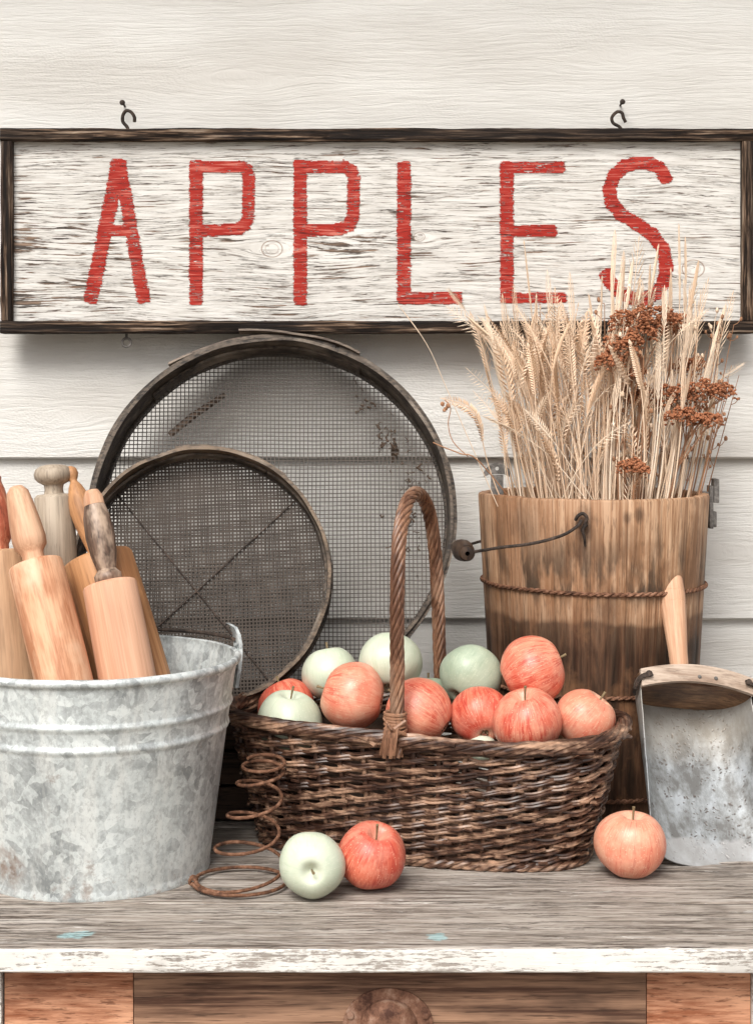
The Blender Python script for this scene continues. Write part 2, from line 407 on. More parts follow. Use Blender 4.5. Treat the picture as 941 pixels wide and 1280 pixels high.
def m_tub():
    n = N('stained_tub_staves')
    xyz = n.sep()
    ang = n.m_('ARCTAN2', xyz[1], xyz[0])
    u = n.m_('MULTIPLY', ang, 20/(2*PI))
    k = n.m_('FLOOR', n.m_('ADD', u, 0.5))
    wn = n.t.nodes.new('ShaderNodeTexWhiteNoise'); wn.noise_dimensions = '1D'; n.lk(k, wn.inputs['W'])
    rv = wn.outputs['Value']
    v = n.comb(n.m_('MULTIPLY', ang, 0.15), n.m_('MULTIPLY', rv, 3.0), xyz[2])
    g = n.noise(n.map((140, 1, 6), v=v), 1, 4, 0.6, 0.4)
    g2 = n.noise(n.map((620, 1, 12), v=v), 1, 3, 0.6)
    f = n.m_('ADD', n.m_('MULTIPLY', g, 0.65), n.m_('MULTIPLY', g2, 0.35))
    c = n.ramp(f, [(0.37, (0.20, 0.095, 0.048)), (0.47, (0.42, 0.245, 0.14)), (0.58, (0.62, 0.415, 0.27))])
    c = n.mix(n.m_('MULTIPLY', rv, 0.6), c, (0.22, 0.11, 0.06))
    # old water line: the lower part of the tub is soaked dark
    wl = n.m_('ADD', xyz[2], n.m_('MULTIPLY', n.m_('SUBTRACT', n.noise(n.map((9, 9, 3)), 1, 4), 0.5), 0.05))
    lowm = n.ramp(n.m_('MULTIPLY', wl, 2.2), [(0.50, 1.0), (0.585, 0.85), (0.60, 0.30), (0.66, 0.0)])
    streak = n.noise(n.map((46, 46, 5)), 1, 5, 0.65, 0.5)
    dk = n.ramp(streak, [(0.38, (0.010, 0.005, 0.003)), (0.50, (0.028, 0.012, 0.007)), (0.62, (0.085, 0.038, 0.020))])
    c = n.mix(n.m_('MULTIPLY', lowm, n.ramp(streak, [(0.3, 1.0), (0.7, 0.85)])), c, dk)
    # dark drips and blotches above the wire hoop
    hz = n.ramp(n.m_('MULTIPLY', xyz[2], 2.2), [(0.62, 0.0), (0.68, 1.0), (0.76, 0.75), (0.88, 0.0)])
    dr = n.ramp(n.noise(n.map((38, 38, 9), (1, 2, 0)), 1, 4, 0.6), [(0.46, 0.0), (0.56, 0.95)])
    c = n.mix(n.m_('MULTIPLY', hz, dr), c, (0.05, 0.035, 0.025))
    bl = n.ramp(n.noise(n.map((14, 14, 11), (4, 1, 2)), 1, 5, 0.6), [(0.5, 0.0), (0.62, 0.65)])
    c = n.mix(bl, c, (0.24, 0.12, 0.06))
    gf = n.m_('ABSOLUTE', n.m_('SUBTRACT', n.m_('SUBTRACT', u, k), 0.0))
    seam = n.ramp(gf, [(0.48, 0.0), (0.498, 0.5)])
    c = n.mix(seam, c, (0.05, 0.03, 0.02))
    for (px, py, rr, st) in ((729, 655, 0.016, 0.85), (727, 690, 0.012, 0.6), (800, 645, 0.008, 0.7), (783, 648, 0.007, 0.6), (660, 655, 0.022, 0.35), (760, 760, 0.02, 0.5)):
        q = P(px, py, 2.09)
        dx = n.m_('SUBTRACT', xyz[0], q.x-0.3035); dz = n.m_('MULTIPLY', n.m_('SUBTRACT', xyz[2], q.z), 0.55)
        dd = n.m_('SQRT', n.m_('ADD', n.m_('MULTIPLY', dx, dx), n.m_('MULTIPLY', dz, dz)))
        dd = n.m_('ADD', dd, n.m_('MULTIPLY', n.m_('SUBTRACT', n.noise(n.map((60, 60, 30)), 1, 4, 0.7), 0.5), rr*1.3))
        fr = n.ramp(n.m_('DIVIDE', dd, rr), [(0.35, st), (1.0, 0.0)])
        c = n.mix(n.m_('MULTIPLY', fr, n.m_('LESS_THAN', xyz[1], 0.0)), c, (0.05, 0.026, 0.017))
    po = n.noise(n.map((300, 300, 22)), 1, 3, 0.7)
    c = n.mix(n.ramp(po, [(0.38, 0.4), (0.46, 0.0)]), c, (0.05, 0.025, 0.014))
    return n.fin(c, 0.6, n.bump(n.m_('ADD', f, n.m_('MULTIPLY', po, 0.4)), 0.4, 0.0015), 0, 0.22)

def m_wicker(name, d, m, l):
    n = N(name)
    f = n.noise(n.map((16, 16, 120)), 1, 3, 0.6)
    g = n.noise(scale=120, det=3)
    w = n.m_('ADD', n.m_('MULTIPLY', f, 0.75), n.m_('MULTIPLY', g, 0.25))
    c = n.ramp(w, [(0.42, d), (0.50, m), (0.57, l), (0.66, tuple(min(1, x*1.8) for x in l))])
    return n.fin(c, 0.4, n.bump(g, 0.25, 0.001), 0, 0.5)

def m_apple(name, base, stripe, pale, blush, st=(0.47, 0.6)):
    n = N(name)
    r = n.rand()
    xyz = n.sep()
    flat = n.comb(xyz[0], xyz[1], 0.0)
    nv = n.t.nodes.new('ShaderNodeVectorMath'); nv.operation = 'NORMALIZE'; n.lk(flat, nv.inputs[0])
    dirv = nv.outputs[0]
    rr = n.m_('MULTIPLY', r, 23.0)
    ring = n.vadd(n.vadd(dirv, (9, 9, 1), 'MULTIPLY'), n.comb(rr, rr, n.m_('MULTIPLY', xyz[2], 42.0)))
    s1 = n.noise(ring, 0.6, 4, 0.65, 0.3)
    ring2 = n.vadd(n.vadd(dirv, (26, 26, 1), 'MULTIPLY'), n.comb(rr, rr, n.m_('MULTIPLY', xyz[2], 75.0)))
    s2 = n.noise(ring2, 1.0, 3, 0.6, 0.2)
    s = n.m_('ADD', n.m_('MULTIPLY', s1, 0.6), n.m_('MULTIPLY', s2, 0.4))
    off = n.vadd(n.co, n.comb(r, rr, r))
    side = n.noise(n.map((1, 1, 0.7), v=off), 16, 3)
    c = n.mix(n.ramp(side, [(0.38, 0.0), (0.62, 1.0)]), base, blush)
    c = n.mix(n.ramp(s, [(st[0]+0.03, 0.0), (st[1]-0.02, 0.8)]), c, stripe)
    c = n.mix(n.ramp(n.noise(off, 34, 5, 0.7), [(0.46, 0.0), (0.62, 0.35)]), c, pale)
    c = n.mix(n.ramp(s2, [(0.3, 0.5), (0.45, 0.0)]), c, pale)
    zt = n.ramp(n.m_('MULTIPLY', xyz[2], 12.0), [(0.30, 0.0), (0.48, 0.4)])
    rad = n.m_('SQRT', n.m_('ADD', n.m_('MULTIPLY', xyz[0], xyz[0]), n.m_('MULTIPLY', xyz[1], xyz[1])))
    cav = n.ramp(n.m_('MULTIPLY', rad, 20), [(0.10, 1.0), (0.38, 0.0)])
    c = n.mix(n.m_('MULTIPLY', cav, 0.6), c, pale)
    sp = n.ramp(n.vor(off, 260), [(0.10, 0.7), (0.22, 0.0)])
    c = n.mix(sp, c, pale)
    bump = n.noise(scale=90, det=3)
    rg = n.m_('ADD', 0.31, n.m_('MULTIPLY', n.noise(off, 40, 3), 0.18))
    m = n.fin(c, rg, n.bump(bump, 0.10, 0.002), 0, 0.5)
    n.b.inputs['Subsurface Weight'].default_value = 0.08
    n.b.inputs['Subsurface Radius'].default_value = (0.006, 0.003, 0.002)
    n.b.inputs['Subsurface Scale'].default_value = 1.0
    return m

def m_table():
    n = N('weathered_grey_boards')
    f = n.noise(n.map((4.5, 90, 90)), 1, 5, 0.65, 0.3)
    g = n.noise(n.map((14, 330, 330)), 1, 3, 0.6)
    big = n.noise(n.map((2.2, 9, 9)), 1, 5, 0.65)
    w = n.m_('ADD', n.m_('MULTIPLY', f, 0.6), n.m_('MULTIPLY', g, 0.4))
    c = n.ramp(w, [(0.38, (0.08, 0.06, 0.048)), (0.46, (0.25, 0.21, 0.175)), (0.54, (0.41, 0.365, 0.325)), (0.66, (0.56, 0.52, 0.475))])
    c = n.mix(n.ramp(big, [(0.42, 0.0), (0.66, 0.55)]), c, (0.42, 0.37, 0.32))
    c = n.mix(n.ramp(n.noise(n.map((5, 16, 16), (3, 1, 0)), 1, 5, 0.7), [(0.58, 0.0), (0.72, 0.6)]), c, (0.12, 0.085, 0.065))
    wp = n.ramp(n.m_('ADD', n.noise(n.map((24, 60, 60)), 1, 5, 0.7), n.m_('MULTIPLY', w, 0.1)), [(0.68, 0.0), (0.73, 0.8)])
    c = n.mix(wp, c, (0.62, 0.6, 0.57))
    vv = n.vadd(n.co, n.mix(0.02, (0, 0, 0), n.noise(scale=80, det=4, col=True)))
    for p, rr in ((P(95, 1169, 1.68), 0.010), (P(82, 1171, 1.675), 0.006), (P(108, 1168, 1.685), 0.006), (P(546, 1172, 1.675), 0.008)):
        pd = n.t.nodes.new('ShaderNodeVectorMath'); pd.operation = 'DISTANCE'
        n.lk(vv, pd.inputs[0]); pd.inputs[1].default_value = (p.x+0.01, p.y+0.01, 0.01)
        c = n.mix(n.ramp(n.m_('MULTIPLY', pd.outputs['Value'], 20), [(rr*20, 0.8), (rr*20+0.08, 0.0)]), c, (0.36, 0.56, 0.58))
    cr_ = n.ramp(n.m_('ABSOLUTE', n.m_('SUBTRACT', n.noise(n.map((2.6, 60, 60)), 1, 6, 0.7, 0.4), 0.5)), [(0.003, 1.0), (0.014, 0.0)])
    c = n.mix(n.m_('MULTIPLY', cr_, 0.8), c, (0.05, 0.036, 0.028))
    po = n.noise(n.map((30, 420, 420)), 1, 3, 0.7)
    c = n.mix(n.ramp(po, [(0.38, 0.6), (0.46, 0.0)]), c, (0.11, 0.085, 0.068))
    c = n.mix(n.ramp(po, [(0.55, 0.0), (0.64, 0.5)]), c, (0.56, 0.52, 0.47))
    h = n.m_('SUBTRACT', n.m_('ADD', n.m_('ADD', w, po), n.m_('MULTIPLY', wp, 0.2)), n.m_('MULTIPLY', cr_, 0.6))
    return n.fin(c, 0.75, n.bump(h, 0.8, 0.002), 0, 0.2)

def m_edge():
    n = N('flaking_white_edge_paint')
    f = n.noise(n.map((24, 400, 260)), 1, 5, 0.65, 0.3)
    b2 = n.noise(n.map((120, 500, 420)), 1, 4, 0.7)
    w = n.m_('ADD', n.m_('MULTIPLY', f, 0.55), n.m_('MULTIPLY', b2, 0.45))
    wc = n.ramp(f, [(0.3, (0.12, 0.09, 0.07)), (0.6, (0.36, 0.30, 0.25))])
    pc = n.mix(n.noise(scale=40, det=4), (0.60, 0.58, 0.54), (0.80, 0.79, 0.76))
    w = n.m_('ADD', w, n.m_('MULTIPLY', n.m_('SUBTRACT', n.noise(n.map((5, 20, 20)), 1, 4), 0.5), 0.35))
    bare = n.ramp(w, [(0.43, 0.75), (0.49, 0.0)])
    c = n.mix(bare, pc, wc)
    return n.fin(c, 0.7, n.bump(n.m_('SUBTRACT', f, bare), 0.5, 0.0012), 0, 0.3)

MAT = {}
MAT['wall'] = m_wall(); MAT['sign'] = m_sign(); MAT['red'] = m_red()
MAT['frame_x'] = m_frame('charred_frame_wood'); MAT['frame_z'] = m_frame('charred_frame_wood_upright', False)
MAT['galv'] = m_galv(); MAT['scoop'] = m_scoop(); MAT['tub'] = m_tub()
MAT['iron'] = m_rust('dark_iron', (0.018, 0.014, 0.012), (0.05, 0.037, 0.03), (0.13, 0.09, 0.07))
MAT['steel'] = m_rust('dull_grey_iron', (0.07, 0.065, 0.06), (0.16, 0.15, 0.14), (0.33, 0.31, 0.29))
MAT['rust'] = m_rust('brown_rust', (0.055, 0.026, 0.016), (0.17, 0.08, 0.045), (0.36, 0.20, 0.13))
MAT['rustpull'] = m_rust('pitted_rust', (0.07, 0.03, 0.02), (0.22, 0.11, 0.07), (0.40, 0.26, 0.19), 60)
MAT['wire'] = plain('sieve_wire', (0.075, 0.062, 0.052), 0.6, 0.3, 0.4, 30, 0.0)
MAT['wire2'] = plain('fine_sieve_wire', (0.055, 0.042, 0.033), 0.65, 0.2, 0.5, 25, 0.0)
MAT['debris'] = plain('dry_debris', (0.07, 0.045, 0.03), 0.9, 0, 0.5, 90)
MAT['pin_pale'] = wood('pale_maple', (0.70, 0.42, 0.28), (0.54, 0.28, 0.17), stretch=22, scale=60, bump=0.12, spec=0.35, pore=0.25)
MAT['pin_fig'] = wood('figured_birch', (0.72, 0.41, 0.25), (0.44, 0.19, 0.095), stretch=5, scale=44, bump=0.12, stain=(0.72, 0.5, 0.34), stain_t=(0.5, 0.66), spec=0.35, pore=0.2)
MAT['pin_orange'] = wood('amber_turned_wood', (0.52, 0.27, 0.125), (0.30, 0.135, 0.055), stretch=12, scale=26, bump=0.12, stain=(0.18, 0.08, 0.035), stain_t=(0.58, 0.75), spec=0.4, pore=0.4)
MAT['pin_tan'] = wood('tan_turned_wood', (0.58, 0.38, 0.235), (0.40, 0.235, 0.135), stretch=14, scale=24, stain=(0.26, 0.15, 0.08), stain_t=(0.56, 0.72), spec=0.3, pore=0.4)
MAT['pin_dark'] = wood('worn_dark_handle', (0.16, 0.10, 0.07), (0.045, 0.028, 0.02), stretch=5, scale=45, stain=(0.42, 0.31, 0.23), stain_t=(0.52, 0.6), spec=0.45, rough=0.45)
MAT['pin_red'] = wood('red_painted_handle', (0.62, 0.30, 0.18), (0.34, 0.09, 0.05), stretch=4, scale=30, stain=(0.42, 0.07, 0.04), stain_t=(0.52, 0.62), rough=0.4)
MAT['pin_grey'] = wood('grey_old_wood', (0.46, 0.385, 0.30), (0.28, 0.225, 0.17), stretch=10, scale=28, stain=(0.16, 0.11, 0.075), stain_t=(0.6, 0.78), spec=0.25, pore=0.6)
MAT['pin_light'] = wood('honey_handle', (0.68, 0.43, 0.28), (0.46, 0.24, 0.14), stretch=12, scale=30, stain=(0.36, 0.17, 0.09), stain_t=(0.56, 0.72), spec=0.4, pore=0.25)
MAT['grip'] = wood('dark_grip_wood', (0.09, 0.055, 0.035), (0.02, 0.013, 0.01), ax='z', stretch=5, scale=50, rough=0.45)
MAT['hoop'] = wood('aged_hoop_wood', (0.13, 0.10, 0.075), (0.018, 0.013, 0.010), ax='x', stretch=1.5, scale=28, fine=0.5, stain=(0.33, 0.28, 0.23), stain_t=(0.54, 0.72), bump=0.6, rough=0.6, spec=0.35)
MAT['hoop2'] = wood('brown_hoop_wood', (0.20, 0.145, 0.10), (0.04, 0.027, 0.018), ax='x', stretch=1.5, scale=26, fine=0.45, stain=(0.36, 0.30, 0.24), stain_t=(0.54, 0.7), bump=0.5, rough=0.55, spec=0.35)
MAT['splint'] = wood('grey_splint', (0.26, 0.21, 0.165), (0.09, 0.065, 0.05), ax='x', stretch=6, scale=40, bump=0.5)
MAT['crate'] = wood('dark_crate_wood', (0.075, 0.045, 0.03), (0.015, 0.01, 0.008), ax='x', stretch=10, scale=30, bump=0.5, rough=0.7)
MAT['wicker'] = m_wicker('brown_willow', (0.030, 0.013, 0.008), (0.095, 0.046, 0.028), (0.24, 0.145, 0.095))
MAT['wicker_h'] = wood('rust_brown_willow', (0.30, 0.155, 0.09), (0.10, 0.042, 0.022), ax='z', stretch=4, scale=45, fine=0.3, stain=(0.40, 0.26, 0.18), stain_t=(0.54, 0.68), bump=0.3, rough=0.42, spec=0.5)
MAT['apple_r'] = m_apple('striped_red_apple', (0.68, 0.26, 0.16), (0.48, 0.05, 0.03), (0.80, 0.48, 0.33), (0.64, 0.14, 0.085))
MAT['apple_p'] = m_apple('pale_striped_apple', (0.73, 0.33, 0.21), (0.56, 0.09, 0.055), (0.82, 0.54, 0.38), (0.69, 0.21, 0.13), (0.5, 0.64))
MAT['apple_d'] = m_apple('deep_red_apple', (0.66, 0.17, 0.10), (0.42, 0.035, 0.022), (0.76, 0.40, 0.28), (0.56, 0.075, 0.045), (0.44, 0.6))
MAT['apple_g'] = m_apple('pale_green_apple', (0.50, 0.56, 0.43), (0.42, 0.50, 0.35), (0.66, 0.69, 0.57), (0.57, 0.62, 0.49), (0.5, 0.7))
MAT['apple_gg'] = m_apple('green_apple', (0.34, 0.42, 0.31), (0.27, 0.36, 0.25), (0.54, 0.60, 0.47), (0.42, 0.49, 0.38), (0.5, 0.7))
MAT['stem'] = plain('apple_stem', (0.20, 0.15, 0.08), 0.7, 0, 0.4, 200)
MAT['calyx'] = plain('dried_calyx', (0.15, 0.12, 0.07), 0.9, 0, 0.5, 200)
def m_straw(name, a, b):
    n = N(name); r = n.rand()
    c = n.mix(n.m_('ADD', n.m_('MULTIPLY', r, 0.7), n.m_('MULTIPLY', n.noise(scale=90, det=3), 0.3)), a, b)
    m = n.fin(c, 0.6, None, 0, 0.3)
    n.b.inputs['Subsurface Weight'].default_value = 0.0
    return m
MAT['straw'] = m_straw('dry_wheat_straw', (0.56, 0.37, 0.23), (0.90, 0.72, 0.55))
MAT['straw2'] = m_straw('pale_dry_grass', (0.60, 0.43, 0.29), (0.90, 0.77, 0.62))
MAT['ystem'] = m_straw('brown_dry_stem', (0.20, 0.10, 0.055), (0.42, 0.22, 0.12))
MAT['yarrow'] = plain('rust_yarrow_bloom', (0.33, 0.135, 0.068), 0.9, 0, 0.75, 260, 0.3, 0.2)
MAT['table'] = m_table(); MAT['edge'] = m_edge()
MAT['drawer'] = wood('brown_drawer_wood', (0.40, 0.235, 0.15), (0.09, 0.042, 0.026), ax='x', stretch=14, scale=26, stain=(0.05, 0.028, 0.02), stain_t=(0.55, 0.72), bump=0.5, rough=0.65, off=False)
MAT['redwood'] = wood('worn_red_brown_wood', (0.68, 0.36, 0.22), (0.30, 0.105, 0.05), ax='x', stretch=5, scale=30, stain=(0.16, 0.055, 0.03), stain_t=(0.56, 0.74), bump=0.6, rough=0.6)
MAT['stile'] = MAT['edge']
MAT['ground'] = plain('trodden_earth', (0.26, 0.23, 0.19), 0.95, 0, 0.3, 6)

# ------------------------------------------------------------------ the setting
bm = bmesh.new()
g = 24
vs = [[bm.verts.new((-60+120*i/g, -110+114*j/g, -0.88)) for j in range(g+1)] for i in range(g+1)]
for i in range(g):
    for j in range(g): bm.faces.new((vs[i][j], vs[i+1][j], vs[i+1][j+1], vs[i][j+1]))
tag(obj('ground', bm, MAT['ground']), kind='structure')

# clapboard wall
WY = 2.42; EXP = 0.2432; Z0 = 0.4716
wall = thing('clapboard_wall', 'white painted clapboard house wall with rough sawn grain behind everything', 'wall', (0, 0, 0))
bm = bmesh.new()
x0, x1 = -3.2, 3.2
nx = 220
for k in range(-6, 7):
    zb = Z0+EXP*k
    prof = [(WY+0.016, zb+0.001), (WY+0.0025, zb), (WY, zb+0.0025), (WY+0.006, zb+EXP*0.5), (WY+0.0145, zb+EXP+0.004), (WY+0.03, zb+EXP+0.004)]
    prev = None
    for i in range(nx+1):
        x = x0+(x1-x0)*i/nx
        row = []
        for j, (y, z) in enumerate(prof):
            w = 0.0011*mn.noise(Vector((x*5, k*7.3, 0))) + 0.0005*mn.noise(Vector((x*31, k*7.3, j)))
            row.append(bm.verts.new((x, y+w*0.5, z+(w if j < 3 else 0))))
        if prev:
            for a in range(len(prof)-1):
                bm.faces.new((prev[a], row[a], row[a+1], prev[a+1]))
        prev = row
obj('siding', bm, MAT['wall'], wall)
bm = bmesh.new(); box(bm, x0, x1, WY+0.034, WY+0.16, -0.88, Z0+EXP*7)
obj('wall_backing', bm, MAT['crate'], wall)
bm = bmesh.new(); box(bm, x0, x1, WY-0.42, WY+0.0, 1.78, 1.80, 0.003); box(bm, x0, x1, WY-0.445, WY-0.4205, 1.72, 1.84, 0.003)
obj('shade_eave', bm, MAT['wall'], wall)  # unseen overhang above the view, added to shade the upper wall
for (px, py) in ((156, 133), (775, 132)):
    bm = bmesh.new()
    p = P(px, py, WY)
    tube(bm, [p+Vector((0, 0.02, 0)), p+Vector((0, -0.022, 0.002))], 0.0016, 8)
    dome(bm, p+Vector((0, -0.022, 0.002)), (0, -1, 0.1), 0.0042)
    obj('nail', bm, MAT['iron'], wall)

# ------------------------------------------------------------------ the APPLES sign
sc_ = Vector(((SIGN[0]-470.5)/F*SY, SY, H-(SIGN[1]-495)/F*SY))
sign = thing('apples_sign', 'long weathered white sign reading APPLES in red letters, in a blackened wood frame', 'sign', sc_)
L, Rr, T, B = sl(3, 0)[0], sl(939.5, 0)[0], sl(0, 162)[1], sl(0, 417)[1]
fw = 0.0185
bm = bmesh.new(); box(bm, L+0.006, Rr-0.006, 0.001, 0.014, B+0.006, T-0.006)
obj('sign_board', bm, MAT['sign'], sign)
for (z0, z1, sd) in ((T-fw, T, 1), (B, B+fw, 5)):
    bm = bmesh.new(); rough_box(bm, L, Rr, -0.014, 0.020, z0, z1, 0.0025, 160, 0.0012, sd)
    obj('frame_rail', bm, MAT['frame_x'], sign)
for (a, b, sd) in ((L+0.0005, L+fw-0.001, 2), (Rr-fw+0.001, Rr-0.0005, 7)):
    bm = bmesh.new()
    rough_box(bm, B+fw+0.0005, T-fw-0.0005, -0.0125, 0.0185, a, b, 0.0025, 50, 0.0010, sd)
    for v in bm.verts: v.co = Vector((v.co.z, v.co.y, v.co.x))
    obj('frame_rail', bm, MAT['frame_z'], sign)

LET = {
 'A': [([(147, 208), (141, 240), (114, 372)], 8.6), ([(149, 208), (156, 240), (179, 372)], 7.8), ([(132, 288), (166, 288)], 6.8), ([(148, 207), (148, 228)], 10)],
 'P': [([(245, 206), (245, 374)], 8), ([(245, 208), (300, 208), (308, 212), (311, 222), (310, 270), (306, 281), (296, 286), (245, 288)], 7.4)],
 'P.': [([(375, 206), (375, 374)], 8), ([(375, 208), (430, 208), (438, 212), (442, 222), (441, 268), (436, 281), (426, 286), (375, 288)], 7.4)],
 'L': [([(504.5, 208), (504.5, 372)], 8.2), ([(504.5, 372), (571, 372)], 7.4)],
 'E': [([(633, 208), (633, 372)], 8), ([(633, 209), (699, 208)], 7), ([(633, 289), (689, 288)], 7), ([(633, 372), (701, 372)], 7)],
 'S': [([(831, 222), (823, 209), (810, 204), (795, 203), (779, 208), (767, 219), (761.5, 235), (764, 253), (775, 267), (795, 279), (815, 293), (828, 311), (832, 332), (829, 352), (820, 366), (806, 373), (789, 372), (772, 363), (762, 352), (757, 344)], 8)],
}
def segd(px, py, a, b):
    ax, ay = a; bx, by = b
    dx, dy = bx-ax, by-ay
    L2 = dx*dx+dy*dy; t = ((px-ax)*dx+(py-ay)*dy)/L2
    if 0 <= t <= 1: return math.hypot(px-ax-t*dx, py-ay-t*dy)
    l = math.sqrt(L2); over = (-t if t < 0 else t-1)*l
    perp = abs((px-ax)*dy-(py-ay)*dx)/l
    return (perp**4+(over*1.15)**4)**0.25
rl = random.Random(3)
for ch, strokes in LET.items():
    bm = bmesh.new()
    xs = [p[0] for s, w in strokes for p in s]
    y = 196.0; step = 0.75
    while y < 386:
        x = min(xs)-12; run = None
        j1 = mn.noise(Vector((y*0.9, ord(ch[0])*3.3, len(ch)*5)))*1.5+rl.uniform(-0.5, 0.5)
        while x < max(xs)+14:
            on = False
            for s, w in strokes:
                lw = w + j1 + 0.8*mn.noise(Vector((x*0.12, y*0.12, 4)))
                if s[0][0]-30 > x and len(s) == 2 and s[1][0]-30 > x: continue
                for a, b in zip(s, s[1:]):
                    if segd(x, y, a, b) < lw: on = True; break
                if on: break
            if on:
                c1 = mn.noise(Vector((x*0.075, y*1.35, 11)))+0.5*mn.noise(Vector((x*0.22, y*2.9, 3)))
                c2 = mn.noise(Vector((x*0.02, y*0.03, 17)))
                if c1 > 0.40-0.26*c2: on = False
            if on and run is None: run = x
            if (not on) and run is not None:
                if x-run > 0.7:
                    run -= rl.uniform(-0.7, 1.3) if x-run > 5 else 0; xe = x+(rl.uniform(-0.7, 1.3) if x-run > 5 else 0)
                    (xa, za), (xb, zb) = sl(run, y), sl(xe, y+step)
                    q = [bm.verts.new(c) for c in ((xa, 0.0002, za), (xb, 0.0002, za), (xb, 0.0002, zb), (xa, 0.0002, zb))]
                    q2 = [bm.verts.new((v.co.x, 0.0012, v.co.z)) for v in q]
                    bm.faces.new(q)
                run = None
            x += 0.5
        y += step
    for v in [v for v in bm.verts if not v.link_faces]: bm.verts.remove(v)
    for f in bm.faces: 
        f.normal_update()
        if f.normal.y > 0: f.normal_flip()
    me = bpy.data.meshes.new('letter'); bm.to_mesh(me); bm.free(); me.materials.append(MAT['red'])
    o = bpy.data.objects.new('letter', me); COL.objects.link(o); o.parent = sign
    o['label'] = 'hand painted red letter %s' % ch[0]

# hooks above and an eye screw below
for (px, sgn) in ((157, 1), (776, -1)):
    bm = bmesh.new()
    bx = px
    pts = [(bx+4, 166), (bx+1.5, 158), (bx-4, 151), (bx-3.5, 143), (bx+1, 138), (bx+7, 140), (bx+11, 146), (bx+11, 152)]
    if sgn < 0: pts = [(px+2, 166), (px-1, 158), (px-9, 153), (px-11, 146), (px-5, 139.5), (px+1, 141), (px+3, 147), (px+6, 152)]
    q = []
    for i, (a, b) in enumerate(pts):
        x, z = sl(a, b)
        q.append((x, 0.004+0.003*math.sin(i*0.9), z))
    tube(bm, smooth_path(q, 5), 0.0026, 8)
    obj('hook', bm, MAT['iron'], sign)
bm = bmesh.new()
x, z = sl(158, 428)
tube(bm, [(x, 0.004, B+0.005), (x, 0.004, z+0.0065)], 0.002, 8)
tube(bm, [(x+0.0065*math.cos(t*PI/10), 0.004, z+0.0065*math.sin(t*PI/10)) for t in range(20)], 0.0018, 8, closed=True)
obj('eye_screw', bm, MAT['steel'], sign)

# ------------------------------------------------------------------ table / sideboard
TF = 1.64
tab = thing('sideboard', 'weathered grey wooden sideboard with white flaking front edge and a drawer', 'sideboard', (0, 0, 0))
bm = bmesh.new()
yb = [1.6415, 1.7860, 1.9370, 2.1000, 2.255, 2.413]
for i in range(5):
    rough_box(bm, -0.95, 0.95, yb[i]+(0.0006), yb[i+1]-0.0012, -0.0235, 0.0, 0.0014, 150, 0.0005, 20+i)
obj('table_top', bm, MAT['table'], tab)
bm = bmesh.new()
rough_box(bm, -0.95, 0.95, TF-0.0035, yb[0], -0.0243, -0.0006, 0.0016, 260, 0.0006, 41)
obj('top_edge', bm, MAT['edge'], tab)
def xs_at(px, Y): return (px-470.5)/F*Y
FY = 1.684
dl, dr = xs_at(168, FY), xs_at(806.5, FY)
sxl = xs_at(5, FY)
bm = bmesh.new(); box(bm, -0.93, 0.93, FY+0.02, 2.40, -0.86, -0.0243)
obj('carcass', bm, MAT['crate'], tab)
for a, b, nme, mt in ((sxl+0.001, dl-0.0012, 'apron_panel', 'redwood'), (dr+0.0012, -sxl+0.001, 'apron_panel', 'redwood')):
    bm = bmesh.new(); rough_box(bm, a, b, FY, FY+0.0195, -0.20, -0.026, 0.0015, 30, 0.0005, 60+a*10)
    obj(nme, bm, MAT[mt], tab)
for a, b in ((sxl-0.06, sxl-0.0008), (-sxl+0.002, -sxl+0.062)):
    bm = bmesh.new(); box(bm, a, b, FY-0.006, FY+0.03, -0.87, -0.026, 0.002); obj('corner_post', bm, MAT['stile'], tab)
bm = bmesh.new(); box(bm, sxl, -sxl, FY+0.003, FY+0.0195, -0.86, -0.202, 0.002); obj('lower_panel', bm, MAT['drawer'], tab)
bm = bmesh.new(); rough_box(bm, dl, dr, FY-0.002, FY+0.0195, -0.198, -0.028, 0.002, 60, 0.0006, 77)
dw = obj('drawer', bm, MAT['drawer'], tab)
# cup pull: half dome hood open below, with a flange and two screws
pc = P(485, 1279, FY-0.002)
bm = bmesh.new()
hw, hh, dp = 0.031, 0.027, 0.022
nu, nv = 28, 10
grid = []
for j in range(nv+1):
    b = j/nv*PI/2
    grid.append([bm.verts.new((pc.x+hw*math.cos(PI*i/nu)*math.cos(b), pc.y-dp*math.sin(b), pc.z-0.002+hh*math.sin(PI*i/nu)*math.cos(b)*(1.0)+0.012*math.sin(b)*math.sin(PI*i/nu))) for i in range(nu+1)])
for j in range(nv):
    for i in range(nu): bm.faces.new((grid[j][i], grid[j][i+1], grid[j+1][i+1], grid[j+1][i]))
bmesh.ops.remove_doubles(bm, verts=bm.verts[:], dist=1e-5)
bmesh.ops.solidify(bm, geom=bm.faces[:], thickness=0.0018)
# flange: crescent plate
pa = []; pb = []
for i in range(nu+1):
    t = PI*i/nu
    pa.append((pc.x+(hw-0.004)*math.cos(t), pc.z-0.002+(hh-0.004)*math.sin(t)))
    k = 0.0165
    pb.append((pc.x+(hw+k)*math.cos(t), pc.z-0.002+(hh+k*0.75)*math.sin(t)))
for y0_, y1_ in ((pc.y-0.0025, pc.y-0.0002),):
    A0 = [bm.verts.new((x, y0_, z)) for x, z in pa]; B0 = [bm.verts.new((x, y0_, z)) for x, z in pb]
    A1 = [bm.verts.new((x, y1_, z)) for x, z in pa]; B1 = [bm.verts.new((x, y1_, z)) for x, z in pb]
    for i in range(nu):
        bm.faces.new((A0[i], A0[i+1], B0[i+1], B0[i])); bm.faces.new((A1[i], B1[i], B1[i+1], A1[i+1]))
        bm.faces.new((B0[i], B0[i+1], B1[i+1], B1[i]))
    for i in (0, nu): bm.faces.new((A0[i], B0[i], B1[i], A1[i]))
